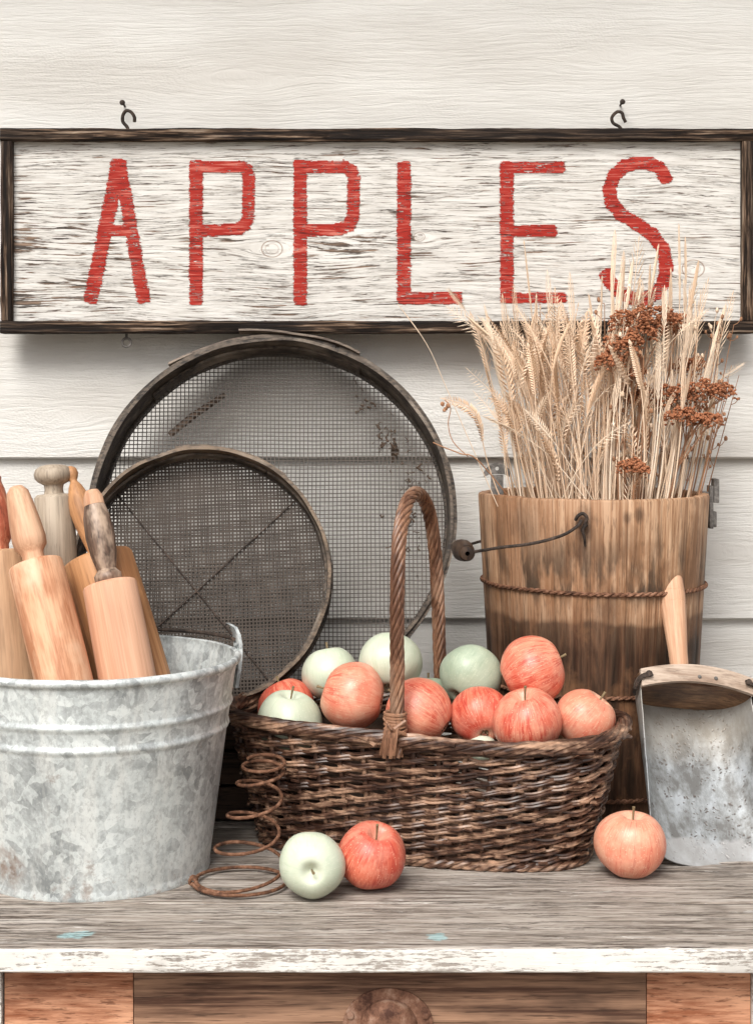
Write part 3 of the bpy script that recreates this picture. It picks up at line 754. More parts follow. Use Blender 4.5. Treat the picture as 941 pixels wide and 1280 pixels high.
for v in bm.verts: v.co += mn.noise_vector(v.co*120)*0.0008
for sx in (-1, 1): dome(bm, (pc.x+sx*(hw+0.0085), pc.y-0.003, pc.z+0.009), (0, -1, 0), 0.0042)
obj('cup_pull', bm, MAT['rustpull'], dw)

# ------------------------------------------------------------------ dark crate behind
CT = 0.142
cr = thing('wooden_crate', 'dark low wooden crate behind the metal bucket, carrying the two round sieves', 'crate', (-0.22, 2.26, 0))
for k in range(3):
    bm = bmesh.new(); z0 = 0.003+k*0.047
    rough_box(bm, -0.33, 0.27, -0.137, -0.125, z0, z0+0.043, 0.0015, 40, 0.0008, 90+k); obj('side_board', bm, MAT['crate'], cr)
    bm = bmesh.new(); rough_box(bm, -0.33, 0.27, 0.125, 0.137, z0, z0+0.043, 0.0015, 40, 0.0008, 95+k); obj('side_board', bm, MAT['crate'], cr)
for k in range(4):
    bm = bmesh.new(); y0_ = -0.137+k*0.0686
    rough_box(bm, -0.33, 0.27, y0_, y0_+0.0675, CT-0.010, CT, 0.0015, 40, 0.0006, 100+k); obj('lid_board', bm, MAT['crate'], cr)
for a in (-0.33, 0.258):
    bm = bmesh.new(); box(bm, a, a+0.012, -0.1245, 0.1245, 0.002, CT-0.0105, 0.001); obj('end_board', bm, MAT['crate'], cr)

# ------------------------------------------------------------------ sieves
def band(bm, r0, r1, y0, y1, a0=0, a1=2*PI, n=120, wob=0.0006, lift=None, seed=0):
    """ring about local y between radii; y grows away from the viewer"""
    full = abs(a1-a0-2*PI) < 1e-6
    m = n if full else n+1
    rings = []
    for i in range(m):
        t = i/n; a = a0+(a1-a0)*t
        l = lift(t) if lift else 0
        w = wob*mn.noise(Vector((math.cos(a)*4+seed, math.sin(a)*4, 1)))*2
        d = wob*mn.noise(Vector((math.cos(a)*9+seed, math.sin(a)*9, 5)))*2
        rings.append([bm.verts.new(((r+l+w)*math.cos(a), y+d, (r+l+w)*math.sin(a))) for r, y in ((r0, y0), (r1, y0), (r1, y1), (r0, y1))])
    for i in range(n if full else n):
        A, Bq = rings[i], rings[(i+1) % m]
        for k in range(4): bm.faces.new((A[k], A[(k+1) % 4], Bq[(k+1) % 4], Bq[k]))
    if not full: bm.faces.new(rings[0]); bm.faces.new(rings[-1])

def screen(bm, rad, y, cell, w, seed=0, sag=0.0, rot=0.0):
    n = int(rad/cell)
    rn = random.Random(seed)
    ca, sa = math.cos(rot), math.sin(rot)
    for ax in (0, 1):
        for k in range(-n, n+1):
            c = k*cell+rn.uniform(-1, 1)*cell*0.05
            h = math.sqrt(max(0, rad*rad-c*c))
            if h < cell: continue
            m = max(2, int(h/0.02)); pv = None
            for i in range(m+1):
                t = -h+2*h*i/m
                wv = cell*0.22*mn.noise(Vector((t*9+seed, c*9, ax*5)))
                p = (t, c+wv) if ax == 0 else (c+wv, t)
                yy = y+sag*(1-(p[0]**2+p[1]**2)/rad**2)+(0.0001 if ax else -0.0001)
                o = (0, w/2) if ax == 0 else (w/2, 0)
                pts = [(p[0]-o[0], yy-w/2, p[1]-o[1]), (p[0]+o[0], yy-w/2, p[1]+o[1]), (p[0]+o[0], yy+w/2, p[1]+o[1]), (p[0]-o[0], yy+w/2, p[1]-o[1])]
                q = [bm.verts.new((ca*x-sa*z, yq, sa*x+ca*z)) for x, yq, z in pts]
                if pv:
                    for a in range(4): bm.faces.new((pv[a], pv[(a+1) % 4], q[(a+1) % 4], q[a]))
                pv = q

# large
RL = 227/F*2.27
cL = P(341, 639, 2.27)
big = thing('grain_sieve', 'large round sieve with grey wooden hoop and coarse wire screen, leaning on the wall', 'sieve', cL, (R(-14), 0, R(1.5)))
bm = bmesh.new(); band(bm, RL-0.0055, RL-0.001, 0.0, 0.078, wob=0.001, seed=1)
obj('hoop', bm, MAT['hoop'], big)
bm = bmesh.new(); band(bm, RL-0.0009, RL+0.0042, 0.004, 0.026, wob=0.0008, seed=2, a0=R(70), a1=R(70)+2*PI-0.02, n=120)
obj('outer_band', bm, MAT['hoop'], big)
bm = bmesh.new(); band(bm, RL-0.0008, RL+0.0035, 0.036, 0.074, wob=0.001, seed=6)
obj('outer_band', bm, MAT['hoop2'], big)
bm = bmesh.new(); band(bm, RL-0.0095, RL-0.0057, 0.030, 0.060, a0=R(60), a1=R(135), n=60, wob=0.0008, seed=3)
obj('inner_band', bm, MAT['hoop'], big)
bm = bmesh.new(); band(bm, RL-0.009, RL-0.0057, 0.0615, 0.077, seed=4)
obj('inner_band', bm, MAT['hoop'], big)
for a0, a1, yy, l0, l1, w in ((101, 62, -0.002, 0.013, 0.0045, 0.020), (125, 92, 0.014, 0.010, 0.005, 0.018)):
    bm = bmesh.new()
    band(bm, RL+0.0005, RL+0.0035, yy, yy+w, a0=R(a0), a1=R(a1), n=40, wob=0.0008, lift=lambda t: l1+(l0-l1)*max(0, 1-t*2.2)**1.5, seed=a0)
    obj('splint_end', bm, MAT['splint'], big)
bm = bmesh.new(); screen(bm, RL-0.0075, 0.060, 0.00610, 0.00125, 1)
obj('wire_screen', bm, MAT['wire'], big)
rd = random.Random(5)
for cx, cz, n_, sp in ((0.165, 0.115, 26, 0.022), (0.205, 0.05, 26, 0.03), (0.19, -0.02, 34, 0.026), (0.13, 0.175, 12, 0.02)):
    bm = bmesh.new()
    for i in range(n_):
        a = Vector((cx+rd.gauss(0, sp*0.5), 0.056+rd.uniform(-0.003, 0.003), cz+rd.gauss(0, sp*0.7)))
        if math.hypot(a.x, a.z) > RL-0.016: continue
        pts = [a]
        for k in range(3): pts.append(pts[-1]+Vector((rd.uniform(-1, 1), rd.uniform(-0.2, 0.2), rd.uniform(-1, 1)))*0.0045)
        tube(bm, pts, rd.choice((0.0005, 0.0008, 0.0014)), 5)
    if cz == 0.115: blob(bm, (0.176, 0.066, 0.10), 0.006, 2, (1, 0.5, 2.6), 0.3)
    obj('debris', bm, MAT['debris'], big)
bm = bmesh.new()
# dark stick caught behind the screen
tube(bm, [(-0.155, 0.063, 0.125), (-0.12, 0.064, 0.155), (-0.075, 0.065, 0.187)], [0.005, 0.0055, 0.004], 6, flat=0.6)
obj('caught_stick', bm, MAT['debris'], big)

# small
RS = 163/F*2.14
cS = P(251, 717, 2.14)
sm = thing('flour_sieve', 'smaller round sieve with fine dark mesh and crossed wires, propped against the large one', 'sieve', cS, (R(-14), 0, R(3)))
bm = bmesh.new(); band(bm, RS-0.0045, RS, 0.0, 0.066, wob=0.0009, seed=11); obj('hoop', bm, MAT['hoop2'], sm)
bm = bmesh.new(); band(bm, RS+0.0002, RS+0.0032, 0.010, 0.050, a0=R(102), a1=R(50), n=50, wob=0.0006, lift=lambda t: 0.003*max(0, 1-t*3), seed=13); obj('outer_band', bm, MAT['hoop2'], sm)
bm = bmesh.new(); band(bm, RS-0.0082, RS-0.0048, 0.022, 0.064, wob=0.0008, a0=R(59), a1=R(59)+2*PI-0.01, seed=12); obj('inner_band', bm, MAT['hoop'], sm)
bm = bmesh.new(); band(bm, RS+0.0002, RS+0.004, 0.052, 0.064, seed=16); obj('outer_band', bm, MAT['hoop'], sm)
bm = bmesh.new(); screen(bm, RS-0.006, 0.046, 0.0048, 0.0021, 2, rot=R(2)); obj('wire_screen', bm, MAT['wire2'], sm)
for (a, b) in (((-0.118, 0.115), (0.088, -0.135)), ((0.125, 0.105), (-0.115, -0.118))):
    bm = bmesh.new()
    pts = [(a[0]+(b[0]-a[0])*t/12, 0.0425, a[1]+(b[1]-a[1])*t/12+0.0015*mn.noise(Vector((t*1.1, a[0]*40, 0)))) for t in range(13)]
    tube(bm, pts, 0.0010, 6); obj('cross_wire', bm, MAT['iron'], sm)

# ------------------------------------------------------------------ galvanised bucket
bc = Vector((xs_at(119, 1.925), 1.925, 0.0))
bk = thing('metal_bucket', 'round galvanised metal bucket full of rolling pins', 'bucket', bc)
rb, rt, hb = 0.136, 0.170, 0.2505
def rz(z): return rb+(rt-rb)*z/hb
prof = [(0, 0.006), (rb-0.006, 0.006), (rb-0.003, 0.001), (rb+0.0012, 0.0), (rb+0.0022, 0.004), (rb+0.001, 0.0085), (rz(0.012), 0.012)]
for zc in (0.172, 0.198):
    for d, k in ((-0.007, 0), (-0.0045, 0.0005), (-0.0022, 0.0019), (0, 0.0025), (0.0022, 0.0019), (0.0045, 0.0005), (0.007, 0)):
        prof.append((rz(zc+d)+k, zc+d))
prof += [(rz(0.22), 0.22), (rz(hb-0.006), hb-0.006), (rt+0.003, hb-0.005), (rt+0.0045, hb-0.001), (rt+0.003, hb+0.0028), (rt, hb+0.004), (rt-0.003, hb+0.0026), (rt-0.0025, hb-0.003)]
zz = hb-0.01
while zz > 0.02: prof.append((rz(zz)-0.0028, zz)); zz -= 0.03
prof.append((rb-0.004, 0.009)); prof.append((0, 0.009))
def dent(r, z, a):
    w = 1+0.010*mn.noise(Vector((math.cos(a)*2.2, math.sin(a)*2.2, z*9)))*(1 if z > 0.01 else 0.2)
    return r*w, z+(0.0016*mn.noise(Vector((math.cos(a)*2, math.sin(a)*2, 5))) if z > 0.2 else 0)
bm = bmesh.new(); lathe(bm, prof, 128, fn=dent); obj('bucket_body', bm, MAT['galv'], bk, sharp=60)
for sgn in (1, -1):
    bm = bmesh.new()
    an = R(22) if sgn > 0 else R(202)
    d = Vector((math.cos(an), math.sin(an), 0)); tn = Vector((-math.sin(an), math.cos(an), 0))
    c0 = d*(rt+0.0012)
    # folded sheet ear: riveted base plate, arms rising over the rim to a loop
    pts = [(0, -0.045, 0.002), (0, -0.02, 0.006), (0, -0.004, 0.008), (0, 0.008, 0.008), (0, 0.020, 0.006), (0, 0.029, 0.002), (0, 0.033, -0.004)]
    wid = [0.022, 0.021, 0.018, 0.017, 0.016, 0.014, 0.009]
    prev = None
    for (q, z, o), w in zip(pts, wid):
        ring = [bm.verts.new(c0+d*(o+k*0.0022)+tn*(s_*w*0.7)+Vector((0, 0, hb+z))) for s_, k in ((-1, -1), (1, -1), (1, 1), (-1, 1))]
        if prev:
            for a in range(4): bm.faces.new((prev[a], prev[(a+1) % 4], ring[(a+1) % 4], ring[a]))
        else: bm.faces.new(ring)
        prev = ring
    bm.faces.new(prev)
    tube(bm, smooth_path([c0+d*0.006+tn*(0.009*math.cos(t))+Vector((0, 0, hb+0.014+0.009*math.sin(t))) for t in [k*PI/4 for k in range(8)]], 3, True), 0.0022, 6, closed=True)
    dome(bm, c0+d*0.005+Vector((0, 0, hb-0.024)), d, 0.004); dome(bm, c0+d*0.004+tn*0.008+Vector((0, 0, hb-0.036)), d, 0.003)
    obj('handle_ear', bm, MAT['galv'], bk)
bm = bmesh.new()
pts = []
for k in range(33):
    t = R(22)+PI*k/32
    rr = rt+0.004+0.004*math.sin(PI*k/32)
    pts.append((rr*math.cos(t), rr*math.sin(t), hb+0.013-0.004*math.sin(PI*k/32)))
tube(bm, pts, 0.0024, 8); obj('bail', bm, MAT['iron'], bk)

# ------------------------------------------------------------------ rolling pins
def axis_frame(top, low):
    d = (top-low).normalized()
    return frame_z(d)
def pin(name, label, cat, a, b, length, prof_fn):
    """a: point on the axis at the body's top end, b: lower point on the axis; parts built about local z with z=0 at the foot"""
    d = (b-a).normalized(); foot = a+d*length
    t = thing(name, label, cat, foot, frame_z(-d), group='rolling pins in the metal bucket' if 'pin' in name else None)
    prof_fn(t, length); return t
def roller(r, L_, ed=0.004, bulge=0.0):
    return [(0, 0), (r-ed, 0), (r, ed)]+[(r+bulge*math.sin(PI*k/6), ed+(L_-2*ed)*k/6) for k in range(1, 6)]+[(r, L_-ed), (r-ed*0.35, L_-ed*0.3), (r-ed, L_), (0, L_)]
def lp(t, name, prof, mat, n=48):
    bm = bmesh.new(); lathe(bm, prof, n); return obj(name, bm, MAT[mat], t, sharp=50)

# front pale pin with a worn dark handle
def f(t, L_):
    lp(t, 'roller', roller(0.0325, L_, 0.004, 0.0012), 'pin_pale')
    z = L_+0.0008
    lp(t, 'handle', [(0, z), (0.0145, z), (0.0165, z+0.002), (0.0165, z+0.010), (0.0145, z+0.012), (0.0115, z+0.016), (0.0125, z+0.020), (0.0160, z+0.036), (0.0180, z+0.058), (0.0165, z+0.082), (0.0125, z+0.097), (0, z+0.097)], 'pin_dark')
    lp(t, 'handle_tip', [(0, z+0.0972), (0.0126, z+0.0972), (0.0118, z+0.108), (0.008, z+0.116), (0, z+0.118)], 'pin_light')
pin('rolling_pin', 'pale rolling pin with a worn dark brown handle, frontmost in the metal bucket', 'rolling pin', P(137, 729, 1.93), P(160, 850, 1.90), 0.22, f)
# figured pin, left of it
def f(t, L_):
    lp(t, 'roller', roller(0.0325, L_, 0.004, 0.001), 'pin_fig')
    z = L_+0.0008
    lp(t, 'handle', [(0, z), (0.0135, z), (0.0130, z+0.010), (0.0145, z+0.014), (0.0195, z+0.020), (0.0205, z+0.030), (0.0190, z+0.050), (0.0160, z+0.075), (0.0135, z+0.090), (0.008, z+0.097), (0, z+0.098)], 'pin_light')
pin('rolling_pin', 'wavy grained tan rolling pin with a honey coloured handle, left of the pale pin', 'rolling pin', P(44, 704, 1.92), P(80, 850, 1.88), 0.23, f)
# amber one-piece pin with ball end, behind
def f(t, L_):
    lp(t, 'roller', roller(0.0445, L_, 0.006, 0.001), 'pin_orange')
    z = L_+0.0006
    lp(t, 'handle', [(0, z), (0.0085, z), (0.0080, z+0.005), (0.0100, z+0.018), (0.0145, z+0.045), (0.0160, z+0.062), (0.0140, z+0.080), (0.0085, z+0.096), (0.0050, z+0.102), (0.0045, z+0.104), (0.0065, z+0.107), (0.0088, z+0.113), (0.0080, z+0.119), (0.004, z+0.123), (0, z+0.124)], 'pin_orange')
pin('rolling_pin', 'thick amber brown rolling pin with a ball-tipped handle, behind the pale pin', 'rolling pin', P(121, 697, 2.0), P(167, 850, 1.955), 0.22, f)
# cut-off left pin with red handle
def f(t, L_):
    lp(t, 'roller', roller(0.036, L_, 0.005, 0.001), 'pin_tan')
    z = L_+0.0008
    lp(t, 'handle', [(0, z), (0.012, z), (0.012, z+0.008), (0.017, z+0.018), (0.0185, z+0.032), (0.0165, z+0.055), (0.012, z+0.078), (0.009, z+0.086), (0.0085, z+0.089), (0.009, z+0.092), (0.006, z+0.098), (0, z+0.101)], 'pin_red')
pin('rolling_pin', 'tan rolling pin with a red painted handle, cut off by the left edge', 'rolling pin', P(0, 690, 1.98), P(12, 850, 1.95), 0.235, f)
# potato masher
def f(t, L_):
    r = 0.0245
    pr = [(0, 0), (r+0.003, 0), (r+0.004, 0.004), (r+0.002, L_*0.5), (r+0.0005, L_-0.004), (r-0.003, L_), (0.0125, L_+0.001)]
    pr += [(0.0115, L_+0.006), (0.0125, L_+0.012), (0.019, L_+0.0155), (0.0235, L_+0.020), (0.0245, L_+0.026), (0.0225, L_+0.032), (0.016, L_+0.0365), (0.008, L_+0.038), (0, L_+0.038)]
    lp(t, 'masher_body', pr, 'pin_grey')
pin('potato_masher', 'grey wooden potato masher with a mushroom shaped knob, among the rolling pins', 'potato masher', P(68, 618, 2.03), P(77, 850, 2.015), 0.30, f)

# ------------------------------------------------------------------ wooden tub
tc = Vector((xs_at(740.5, 2.249), 2.249, 0.0))
tub = thing('wooden_tub', 'stained wooden stave tub with wire hoops, full of dried wheat and flowers', 'tub', tc)
ht = 0.430; r_b, r_t = 0.136, 0.1605
def tz(z): return r_b+(r_t-r_b)*z/ht
NS = 20
def stave(r, z, a):
    u = (a/(2*PI)*NS+0.5) % 1.0; d = min(u, 1-u)
    k = math.floor((a/(2*PI)*NS+0.5)) % NS
    g = 0.0010*max(0, 1-d/0.04)
    fl = 0.0012*math.cos((u-0.5)*PI)
    rr = r-g+fl-0.0008
    if z > ht-0.004: z = z+0.0022*mn.noise(Vector((k*1.7, 3, 1)))
    return rr+0.0006*mn.noise(Vector((k*2.3, 0, 2))), z
prof = [(0, 0.012), (r_b-0.002, 0.012), (r_b-0.002, 0.001), (r_b, 0.0)]
for k in range(1, 12): prof.append((tz(ht*k/12), ht*k/12))
prof += [(tz(ht-0.003), ht-0.003), (r_t-0.0015, ht), (r_t-0.006, ht+0.0008), (r_t-0.013, ht), (r_t-0.015, ht-0.003)]
for k in range(11, 1, -1): prof.append((tz(ht*k/12)-0.0155, ht*k/12))
prof += [(r_b-0.012, 0.02), (0, 0.02)]
bm = bmesh.new(); lathe(bm, prof, NS*12, fn=stave); obj('staves', bm, MAT['tub'], tub, sharp=50)
def wire_hoop(z, rw, twist=True, n=200, tilt=0.0):
    bm = bmesh.new()
    rr = tz(z)+0.0018
    for s_ in range(2 if twist else 1):
        pts = []
        for k in range(n):
            a = 2*PI*k/n; ph = a*48+s_*PI
            off = rw*0.75 if twist else 0
            pts.append(((rr+off*math.cos(ph))*math.cos(a), (rr+off*math.cos(ph))*math.sin(a), z+off*math.sin(ph)+tilt*math.cos(a)+0.001*mn.noise(Vector((math.cos(a)*3, math.sin(a)*3, z*9)))))
        tube(bm, pts, rw, 6, closed=True)
    return obj('wire_hoop', bm, MAT['rust'], tub)
wire_hoop(0.306, 0.0019, n=900, tilt=-0.002); wire_hoop(0.168, 0.0017, n=900); wire_hoop(0.030, 0.0020, n=900)
# left ear with hole, standing above the rim
bm = bmesh.new()
an = math.atan2(-0.3, -0.82)
e0 = P(621, 597, 2.249-0.045)-tc
for (x0_, x1_, z0_, z1_) in ((-0.0085, 0.0085, -0.035, 0.004),):
    box(bm, e0.x+x0_, e0.x+x1_, e0.y-0.002, e0.y+0.002, e0.z+z0_, e0.z+z1_, 0.0008)
outl = [(-0.018, 0.001), (-0.0185, 0.007), (-0.014, 0.014), (-0.007, 0.019), (0.001, 0.0205), (0.009, 0.018), (0.0165, 0.012), (0.018, 0.006), (0.017, 0.001), (0.010, 0.0045), (0, 0.005), (-0.010, 0.0045)]
hole = [(0.0028*math.cos(t*PI/6), 0.0125+0.0028*math.sin(t*PI/6)) for t in range(12)]
import mathutils
def plate(bm, outl, hole, y0_, y1_, off):
    ringo = []
    m = len(outl)
    for y in (y0_, y1_):
        ro = [bm.verts.new((off.x+x, off.y+y, off.z+z)) for x, z in outl]
        rh = [bm.verts.new((off.x+x, off.y+y, off.z+z)) for x, z in hole]
        ringo.append((ro, rh))
        es = []
        for ring in (ro, rh):
            for i in range(len(ring)):
                es.append(bm.edges.new((ring[i], ring[(i+1) % len(ring)])))
        bmesh.ops.triangle_fill(bm, use_beauty=True, use_dissolve=False, edges=es)
    for q in (0, 1):
        a, b = ringo[0][q], ringo[1][q]
        for i in range(len(a)):
            bm.faces.new((a[i], a[(i+1) % len(a)], b[(i+1) % len(a)], b[i]))
plate(bm, outl, hole, -0.0028, 0.0028, e0)
obj('ear', bm, MAT['steel'], tub)
# right bracket, edge on
bm = bmesh.new()
b0 = P(888, 630, 2.249)-tc
box(bm, b0.x-0.004, b0.x+0.0015, -0.011, 0.011, b0.z-0.034, b0.z+0.026, 0.0012)
box(bm, b0.x+0.0017, b0.x+0.0095, -0.012, 0.009, b0.z+0.002, b0.z+0.036, 0.0018)
box(bm, b0.x+0.0017, b0.x+0.0065, -0.009, 0.008, b0.z-0.032, b0.z-0.010, 0.0015)
box(bm, b0.x-0.014, b0.x-0.0042, -0.009, 0.009, b0.z+0.0135, b0.z+0.0175, 0.001)
obj('ear', bm, MAT['steel'], tub)
# staple, bail and grip
bm = bmesh.new()
fs = P(729, 652, 2.249-0.157)-tc
fq = lambda px, py, y: P(px, py, y)-tc
tube(bm, smooth_path([fq(727, 664, 2.092), fq(731, 655, 2.086), fq(733, 647, 2.084), fq(728, 642, 2.084), fq(722, 645, 2.084), fq(719, 650, 2.088)], 5), 0.0024, 7)
tube(bm, smooth_path([fq(731, 683, 2.092), fq(730, 672, 2.087), fq(728, 662, 2.086), fq(733, 655, 2.086)], 4), [0.0015+0.0011*k/12 for k in range(13)], 7)
obj('staple', bm, MAT['iron'], tub)
bm = bmesh.new()
bp = [fq(726, 650, 2.083), fq(722, 657, 2.080), fq(705, 668, 2.078), fq(680, 676, 2.082), fq(655, 681, 2.088), fq(628, 684, 2.100), fq(603, 688, 2.125), fq(588, 690, 2.15), fq(579, 687, 2.19), fq(579, 684, 2.24), fq(592, 679, 2.30), fq(620, 672, 2.355), fq(680, 660, 2.402), fq(740, 650, 2.406)]
tube(bm, smooth_path(bp, 6), 0.0021, 8); obj('bail', bm, MAT['iron'], tub)
g0, g1 = fq(584, 692, 2.135), fq(573, 684, 2.215)
dd = (g1-g0); Ld = dd.length
bm = bmesh.new(); Mx = Matrix.Translation(g0) @ frame_z(dd).to_4x4()
lathe(bm, [(0.003, 0), (0.009, 0.001), (0.011, Ld*0.06), (0.0100, Ld*0.12), (0.0135, Ld*0.3), (0.0150, Ld*0.5), (0.0135, Ld*0.7), (0.0100, Ld*0.88), (0.011, Ld*0.94), (0.009, Ld), (0.003, Ld)], 24, M=Mx)
obj('grip', bm, MAT['grip'], tub)

# ------------------------------------------------------------------ dried wheat, grass and yarrow
rw = random.Random(21)
def base_pt(spread=0.105, px=None):
    while True:
        a = Vector((rw.uniform(-spread, spread), rw.uniform(-spread, spread)*0.85, 0))
        if a.length < spread: break
    return tc+a+Vector((0, 0, rw.uniform(0.30, 0.34)))
def stem_curve(b, t, bow=0.02, n=9, droop=None):
    mid = (b+t)/2; side = Vector((rw.uniform(-1, 1), rw.uniform(-0.5, 0.5), 0))*bow
    out = []
    for i in range(n+1):
        s = i/n
        p = b.lerp(t, s)+side*math.sin(PI*s)
        if droop: p += droop*max(0, s-0.7)**2*11
        out.append(p)
    return out
def spikelet(bm, p, d, side, ln, w):
    """small pointed husk"""
    d = d.normalized(); s = side.normalized(); u = d.cross(s).normalized()
    m = p+d*ln*0.42
    v0 = bm.verts.new(p); v3 = bm.verts.new(p+d*ln)
    q = [bm.verts.new(m+s*w), bm.verts.new(m+u*w*0.6), bm.verts.new(m-s*w), bm.verts.new(m-u*w*0.6)]
    for k in range(4):
        bm.faces.new((v0, q[k], q[(k+1) % 4])); bm.faces.new((v3, q[(k+1) % 4], q[k]))
def wheat(tip, base=None, ear=0.085, width=0.0042, n=15, label=None, name='dried_wheat_stalk', mat='straw', droop=None, awn=0.0, r=0.0009, group='dried wheat stalks in the wooden tub', feather=0.55):
    b = base or base_pt()
    c = stem_curve(b, tip, droop=droop, n=14)
    total = sum((c[i+1]-c[i]).length for i in range(len(c)-1))
    bm = bmesh.new()
    tube(bm, [p-b for p in c], [r*1.25-(r*0.75)*i/(len(c)-1) for i in range(len(c))], 5)
    # walk the ear
    def at(dist):
        dist = max(0.0, min(total-1e-5, dist)); 
        for i in range(len(c)-1):
            l = (c[i+1]-c[i]).length
            if dist <= l: return c[i].lerp(c[i+1], dist/l), (c[i+1]-c[i]).normalized()
            dist -= l
        return c[-1], (c[-1]-c[-2]).normalized()
    fa = rw.uniform(0, PI); 
    for k in range(n):
        p, d = at(total-ear+ear*k/n)
        sd = d.cross(Vector((math.cos(fa), math.sin(fa), 0.2))).normalized()
        env = math.sin(PI*min(1, (k+2.0)/(n+2.2)))**0.6
        for s in (-1, 1):
            dir_ = d*(1-feather*0.4)+sd*s*feather*(0.8+0.4*rw.random())
            spikelet(bm, p-b+sd*s*r, dir_, sd.cross(d), ear/n*2.3*env+0.002, width*0.36*env)
            if awn: tube(bm, [p-b, p-b+(d*0.9+sd*s*0.35)*awn*rw.uniform(0.6, 1)], 0.00028, 3, cap=False)
    p, d = at(total)
    spikelet(bm, p-b-d*0.003, d, Vector((1, 0, 0)), 0.010, width*0.3)
    o = obj(name, bm, MAT[mat], None, loc=b)
    tag(o, label or 'pale straw wheat stalk with a narrow ear, standing in the wooden tub', 'wheat stalk', group)
    return o
def Ystalk(px): return 2.249+rw.uniform(-0.085, 0.085)

# main mass of ears
for i in range(150):
    thin = i % 3 != 0
    u = rw.random()
    px = 606+ (u**0.9)*195+rw.gauss(0, 9)
    top = 370+60*rw.random() + (abs(px-700)/95)**2*14
    py = top + rw.choice((0, 0, 20, 45, 80, 120, 150))*rw.random()*1.1
    bx = 722+(px-700)*rw.uniform(0.2, 0.7)+rw.gauss(0, 16)
    Yb = Ystalk(px)
    b = Vector((xs_at(bx, Yb), Yb, rw.uniform(0.30, 0.34)))
    yt = min(2.345, Yb+rw.uniform(-0.05, 0.05))
    wheat(P(px, py, yt), b, ear=rw.uniform(0.05, 0.10), width=rw.uniform(0.003, 0.0055) if thin else rw.uniform(0.006, 0.010), n=rw.randint(10, 20), feather=rw.uniform(0.25, 1.2), awn=rw.choice((0, 0.005, 0.008)), r=rw.uniform(0.0007, 0.0013), droop=Vector((rw.uniform(-1, 1)*0.030, 0, -0.010*rw.random())))
# tall thin pale pointed grasses
tips = [(655, 305), (684, 342), (712, 345), (606, 385), (612, 415), (768, 292), (779, 318), (798, 300), (812, 335), (822, 310), (848, 285), (856, 300), (872, 330), (884, 352), (915, 368), (736, 372), (752, 350), (775, 345), (790, 330), (838, 340), (862, 365), (898, 405), (628, 372), (642, 360), (670, 372), (800, 352), (748, 385), (830, 362), (905, 385), (636, 400)]
for i, (px, py) in enumerate(tips+[(rw.uniform(760, 900), rw.uniform(330, 480)) for _ in range(45)]):
    Yb = Ystalk(px); bx = 740+(px-740)*rw.uniform(0.5, 0.75)
    b = Vector((xs_at(bx, Yb), Yb, rw.uniform(0.30, 0.34)))
    wheat(P(px, py, min(2.345, Yb+rw.uniform(-0.03, 0.05))), b, ear=rw.uniform(0.05, 0.12), width=rw.uniform(0.003, 0.005), n=rw.randint(7, 12), feather=rw.uniform(0.1, 0.3), r=0.0012,
          label='thin pale dried grass stem rising from the wooden tub', name='dried_grass_stem', mat='straw2', group='dried grass stems in the wooden tub')
for i in range(48):      # loose wisps leaning out of the bunch
    px = rw.choice((rw.uniform(590, 700), rw.uniform(680, 800), rw.uniform(780, 925))); py = rw.uniform(350, 520)
    Yb = Ystalk(px); b = Vector((xs_at(740+rw.uniform(-85, 85), Yb), Yb, rw.uniform(0.30, 0.34)))
    wheat(P(px, py, min(2.345, Yb+rw.uniform(-0.06, 0.04))), b, ear=rw.uniform(0.03, 0.08), width=rw.uniform(0.002, 0.005), n=rw.randint(6, 14), feather=rw.uniform(0.5, 1.5), r=rw.uniform(0.0005, 0.0009), awn=rw.choice((0, 0.006, 0.010)), droop=Vector((rw.uniform(-1, 1)*0.05, 0, -0.02*rw.random())),
          label='wispy dried grass strand leaning loosely out of the wooden tub', name='dried_grass_stem', mat='straw2', group='loose grass wisps in the wooden tub')
# drooping heads at the far left of the bunch
for (px, py, bx, dr) in ((566, 497, 655, (-0.045, 0, -0.028)), (612, 505, 668, (-0.03, 0, -0.02)), (604, 494, 660, (-0.02, 0, -0.02))):
    b = Vector((xs_at(bx, 2.2), 2.2, 0.36))
    t = P(px+30, py-24, 2.16)
    wheat(t, b, ear=0.09, width=0.008, n=24, feather=0.9, droop=Vector(dr), awn=0.008,
          label='bristly dried grass head arching left over the tub rim', name='bristle_grass_stalk', mat='straw', group='bristle grass heads leaning left')
for (tip, bx, lb) in (((497, 380), 640, 'long single straw blade reaching far left toward the sieve'),):
    b = Vector((xs_at(bx, 2.18), 2.18, 0.37)); bm = bmesh.new()
    tp = P(497, 380, 2.14)
    pts = [b-b, P(560, 490, 2.15)-b, P(533, 430, 2.145)-b, tp-b]
    sp = smooth_path(pts, 5); tube(bm, sp, [0.0012-0.0008*i/(len(sp)-1)+0.0009*math.exp(-((i/(len(sp)-1)-0.85)/0.12)**2) for i in range(len(sp))], 5, flat=0.6)
    tag(obj('straw_blade', bm, MAT['straw2'], None, loc=b), lb, 'straw')
b = Vector((xs_at(662, 2.20), 2.20, 0.39)); bm = bmesh.new()
q = [P(x, y, 2.15)-b for x, y in ((632, 592), (600, 578), (575, 567), (552, 558), (541, 553))]
q[0] = Vector((0, 0, 0)); tube(bm, smooth_path(q, 4), 0.0009, 5)
q = [P(x, y, 2.15)-b for x, y in ((585, 571), (566, 552), (560, 530), (563, 510), (556, 500))]
tube(bm, smooth_path(q, 4), 0.0007, 5)
for x, y in ((553, 505), (557, 511), (560, 507), (555, 513)): blob(bm, P(x, y, 2.15)-b, 0.0032, 1, jit=0.3)
tag(obj('dried_twig', bm, MAT['ystem'], None, loc=b), 'bare dark brown twig poking left from the wooden tub toward the sieve', 'twig')

